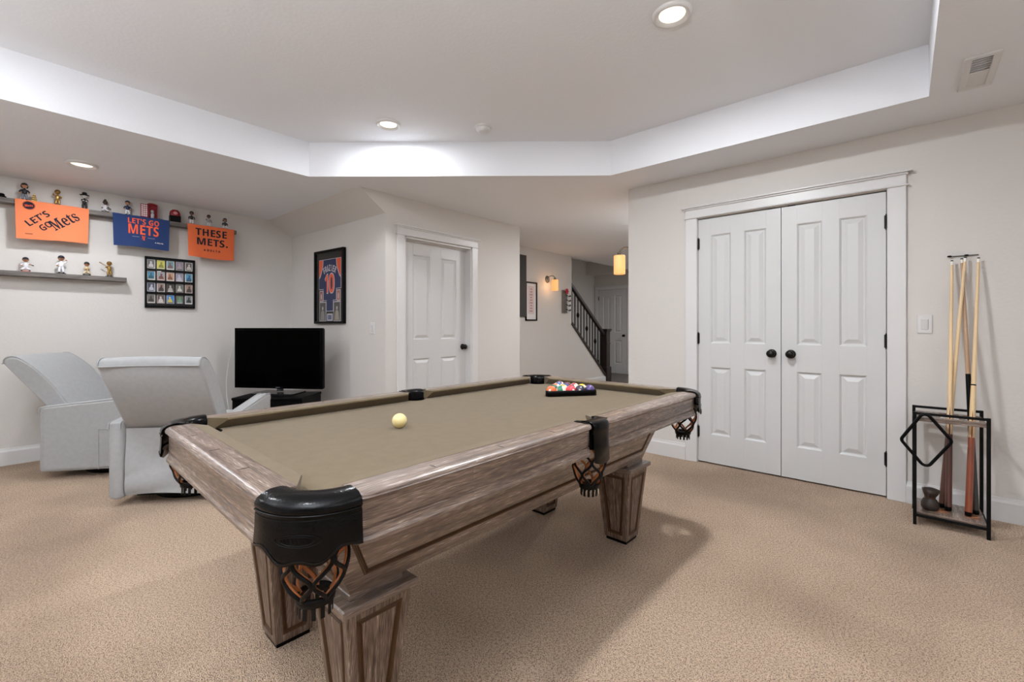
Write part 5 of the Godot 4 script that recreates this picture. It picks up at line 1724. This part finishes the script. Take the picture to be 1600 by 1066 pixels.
func build_hall() -> void:
	sconce(Vector3(6.20, 1.965, -4.62), 0.0, "lit amber sconce on the far hall wall beside the frame", 0.035)
	sconce(Vector3(4.034, 1.872, -1.953), 180.0, "larger-looking lit amber sconce at the closet corner", 0.035)
	# pictures
	var p := thing("dark_canvas", "tall dark canvas half hidden behind the wall corner", "picture", Vector3(5.36, 1.805, -4.62))
	var st := S()
	box(st, Vector3(0, 0, 0.02), Vector3(0.46, 0.99, 0.04), 0.003)
	obj("canvas", st, mat("3a3836", 0.6), p)
	p = thing("framed_print", "narrow black-framed print with a white mat on the hall wall", "picture", Vector3(5.745, 1.566, -4.62))
	st = S()
	for k in [[0.0, 0.308, 0.30, 0.022], [0.0, -0.308, 0.30, 0.022], [-0.139, 0.0, 0.022, 0.638], [0.139, 0.0, 0.022, 0.638]]:
		box(st, Vector3(k[0], k[1], 0.012), Vector3(k[2], k[3], 0.024), 0.002)
	obj("frame", st, M.plastic_black, p)
	print_shape(p, rect2(0.27, 0.61), Vector3(0, 0, 0.008), mat("e4e0de", 0.7), [], "mat_board")
	print_shape(p, rect2(0.16, 0.46, 0.0, Vector2(0, 0.02)), Vector3(0, 0, 0.0092), mat("d8c8c6", 0.7), [], "picture")
	for k in 9:
		print_shape(p, rect2(0.05 + 0.03 * ((k * 7) % 3) / 2.0, 0.022, 0.0, Vector2(0, 0.20 - k * 0.045)), Vector3(0, 0, 0.0102), mat("c08f92", 0.7), [], "printed_line")
	# hook board with a red flower
	p = thing("hook_board", "narrow grey hook board with a red flower on the hall wall", "wall decoration", Vector3(6.71, 1.60, -4.62))
	st = S()
	box(st, Vector3(0, 0, 0.009), Vector3(0.155, 0.41, 0.018), 0.002)
	obj("board", st, mat("6b6763", 0.7), p)
	for k in 4:
		st = S()
		var y := 0.12 - k * 0.085
		tube(st, [Vector3(0.03, y, 0.018), Vector3(0.045, y - 0.01, 0.05), Vector3(0.055, y - 0.03, 0.06), Vector3(0.06, y - 0.02, 0.085)], 0.008, 8)
		ellipsoid(st, Vector3(0.06, y - 0.018, 0.09), Vector3(0.018, 0.018, 0.018), 10, 8)
		obj("hook", st, mat("3d3a39", 0.5, 0.4), p)
	var fl := holder("flower", p, Vector3(0.035, 0.19, 0.04))
	for k in 6:
		st = S()
		var a := TAU * k / 6
		ellipsoid(st, Vector3(cos(a) * 0.032, sin(a) * 0.03, 0), Vector3(0.026, 0.016, 0.012), 12, 8, Basis(Vector3(0, 0, 1), a))
		obj("petal", st, mat("b8283e", 0.6), fl)
	# stair: sloping cap, rail, balusters, newel and steps
	var sr := thing("stair_railing", "dark wood stair railing with iron balusters and square newel", "stair railing", Vector3.ZERO)
	var A := Vector3(6.95, 1.215, -4.67)
	var B := Vector3(8.28, 0.075, -4.67)
	var dirv := (B - A).normalized()
	var nrm := Vector3(-dirv.y, dirv.x, 0)
	var xf := Transform3D(Basis(dirv, nrm, Vector3(0, 0, 1)), (A + B) / 2)
	st = S()
	box(st, Vector3.ZERO, Vector3((B - A).length(), 0.055, 0.14), 0.006, xf)
	obj("stringer_cap", st, M.dark_wood, sr)
	var C := Vector3(6.95, 1.965, -4.67)
	var D := Vector3(8.22, 0.99, -4.67)
	var d2 := (D - C).normalized()
	st = S()
	extrude(st, round_poly([Vector2(-0.032, -0.035), Vector2(0.032, -0.035), Vector2(0.032, 0.035), Vector2(-0.032, 0.035)], 0.014, 4), 0.0, (D - C).length(), Transform3D(Basis(Vector3(0, 0, 1), Vector3(-d2.y, d2.x, 0), d2), C), 1)
	obj("handrail", st, M.dark_wood, sr)
	for i in 11:
		var t := (i + 0.6) / 11.4
		var x := lerpf(6.97, 8.17, t)
		var y0 := lerpf(A.y, B.y, (x - A.x) / (B.x - A.x))
		var y1 := lerpf(C.y, D.y, (x - C.x) / (D.x - C.x))
		st = S()
		box(st, Vector3(x, (y0 + y1) / 2, -4.67), Vector3(0.016, y1 - y0, 0.016), 0.001)
		if i % 3 == 2:
			var ym := lerpf(y0, y1, 0.52)
			lathe(st, [Vector2(0.008, -0.06), Vector2(0.026, -0.02), Vector2(0.030, 0.0), Vector2(0.026, 0.02), Vector2(0.008, 0.06)], 8, Transform3D(Basis(), Vector3(x, ym, -4.67)))
		obj("baluster", st, M.metal_black, sr)
	var nw := holder("newel_post", sr, Vector3(8.285, 0, -4.67))
	st = S()
	box(st, Vector3(0, 0.52, 0), Vector3(0.145, 1.04, 0.145), 0.006)
	obj("post", st, M.dark_wood, nw)
	st = S()
	box(st, Vector3(0, 0.16, 0), Vector3(0.19, 0.32, 0.19), 0.012)
	obj("plinth", st, M.dark_wood, nw)
	for k in [[1.055, 0.17, 0.03], [1.085, 0.20, 0.035], [0.80, 0.165, 0.022]]:
		st = S()
		box(st, Vector3(0, k[0], 0), Vector3(k[1], k[2], k[1]), 0.006)
		obj("moulding", st, M.dark_wood, nw)
	var ss := thing("staircase", "carpeted stair flight rising behind the hall wall", "stairs", Vector3.ZERO)
	for i in 7:
		st = S()
		var top := 0.165 * (i + 1)
		box(st, Vector3(8.12 - i * 0.193, top / 2, -5.345), Vector3(0.22, top, 1.04), 0.004)
		obj("step", st, M.carpet, ss)
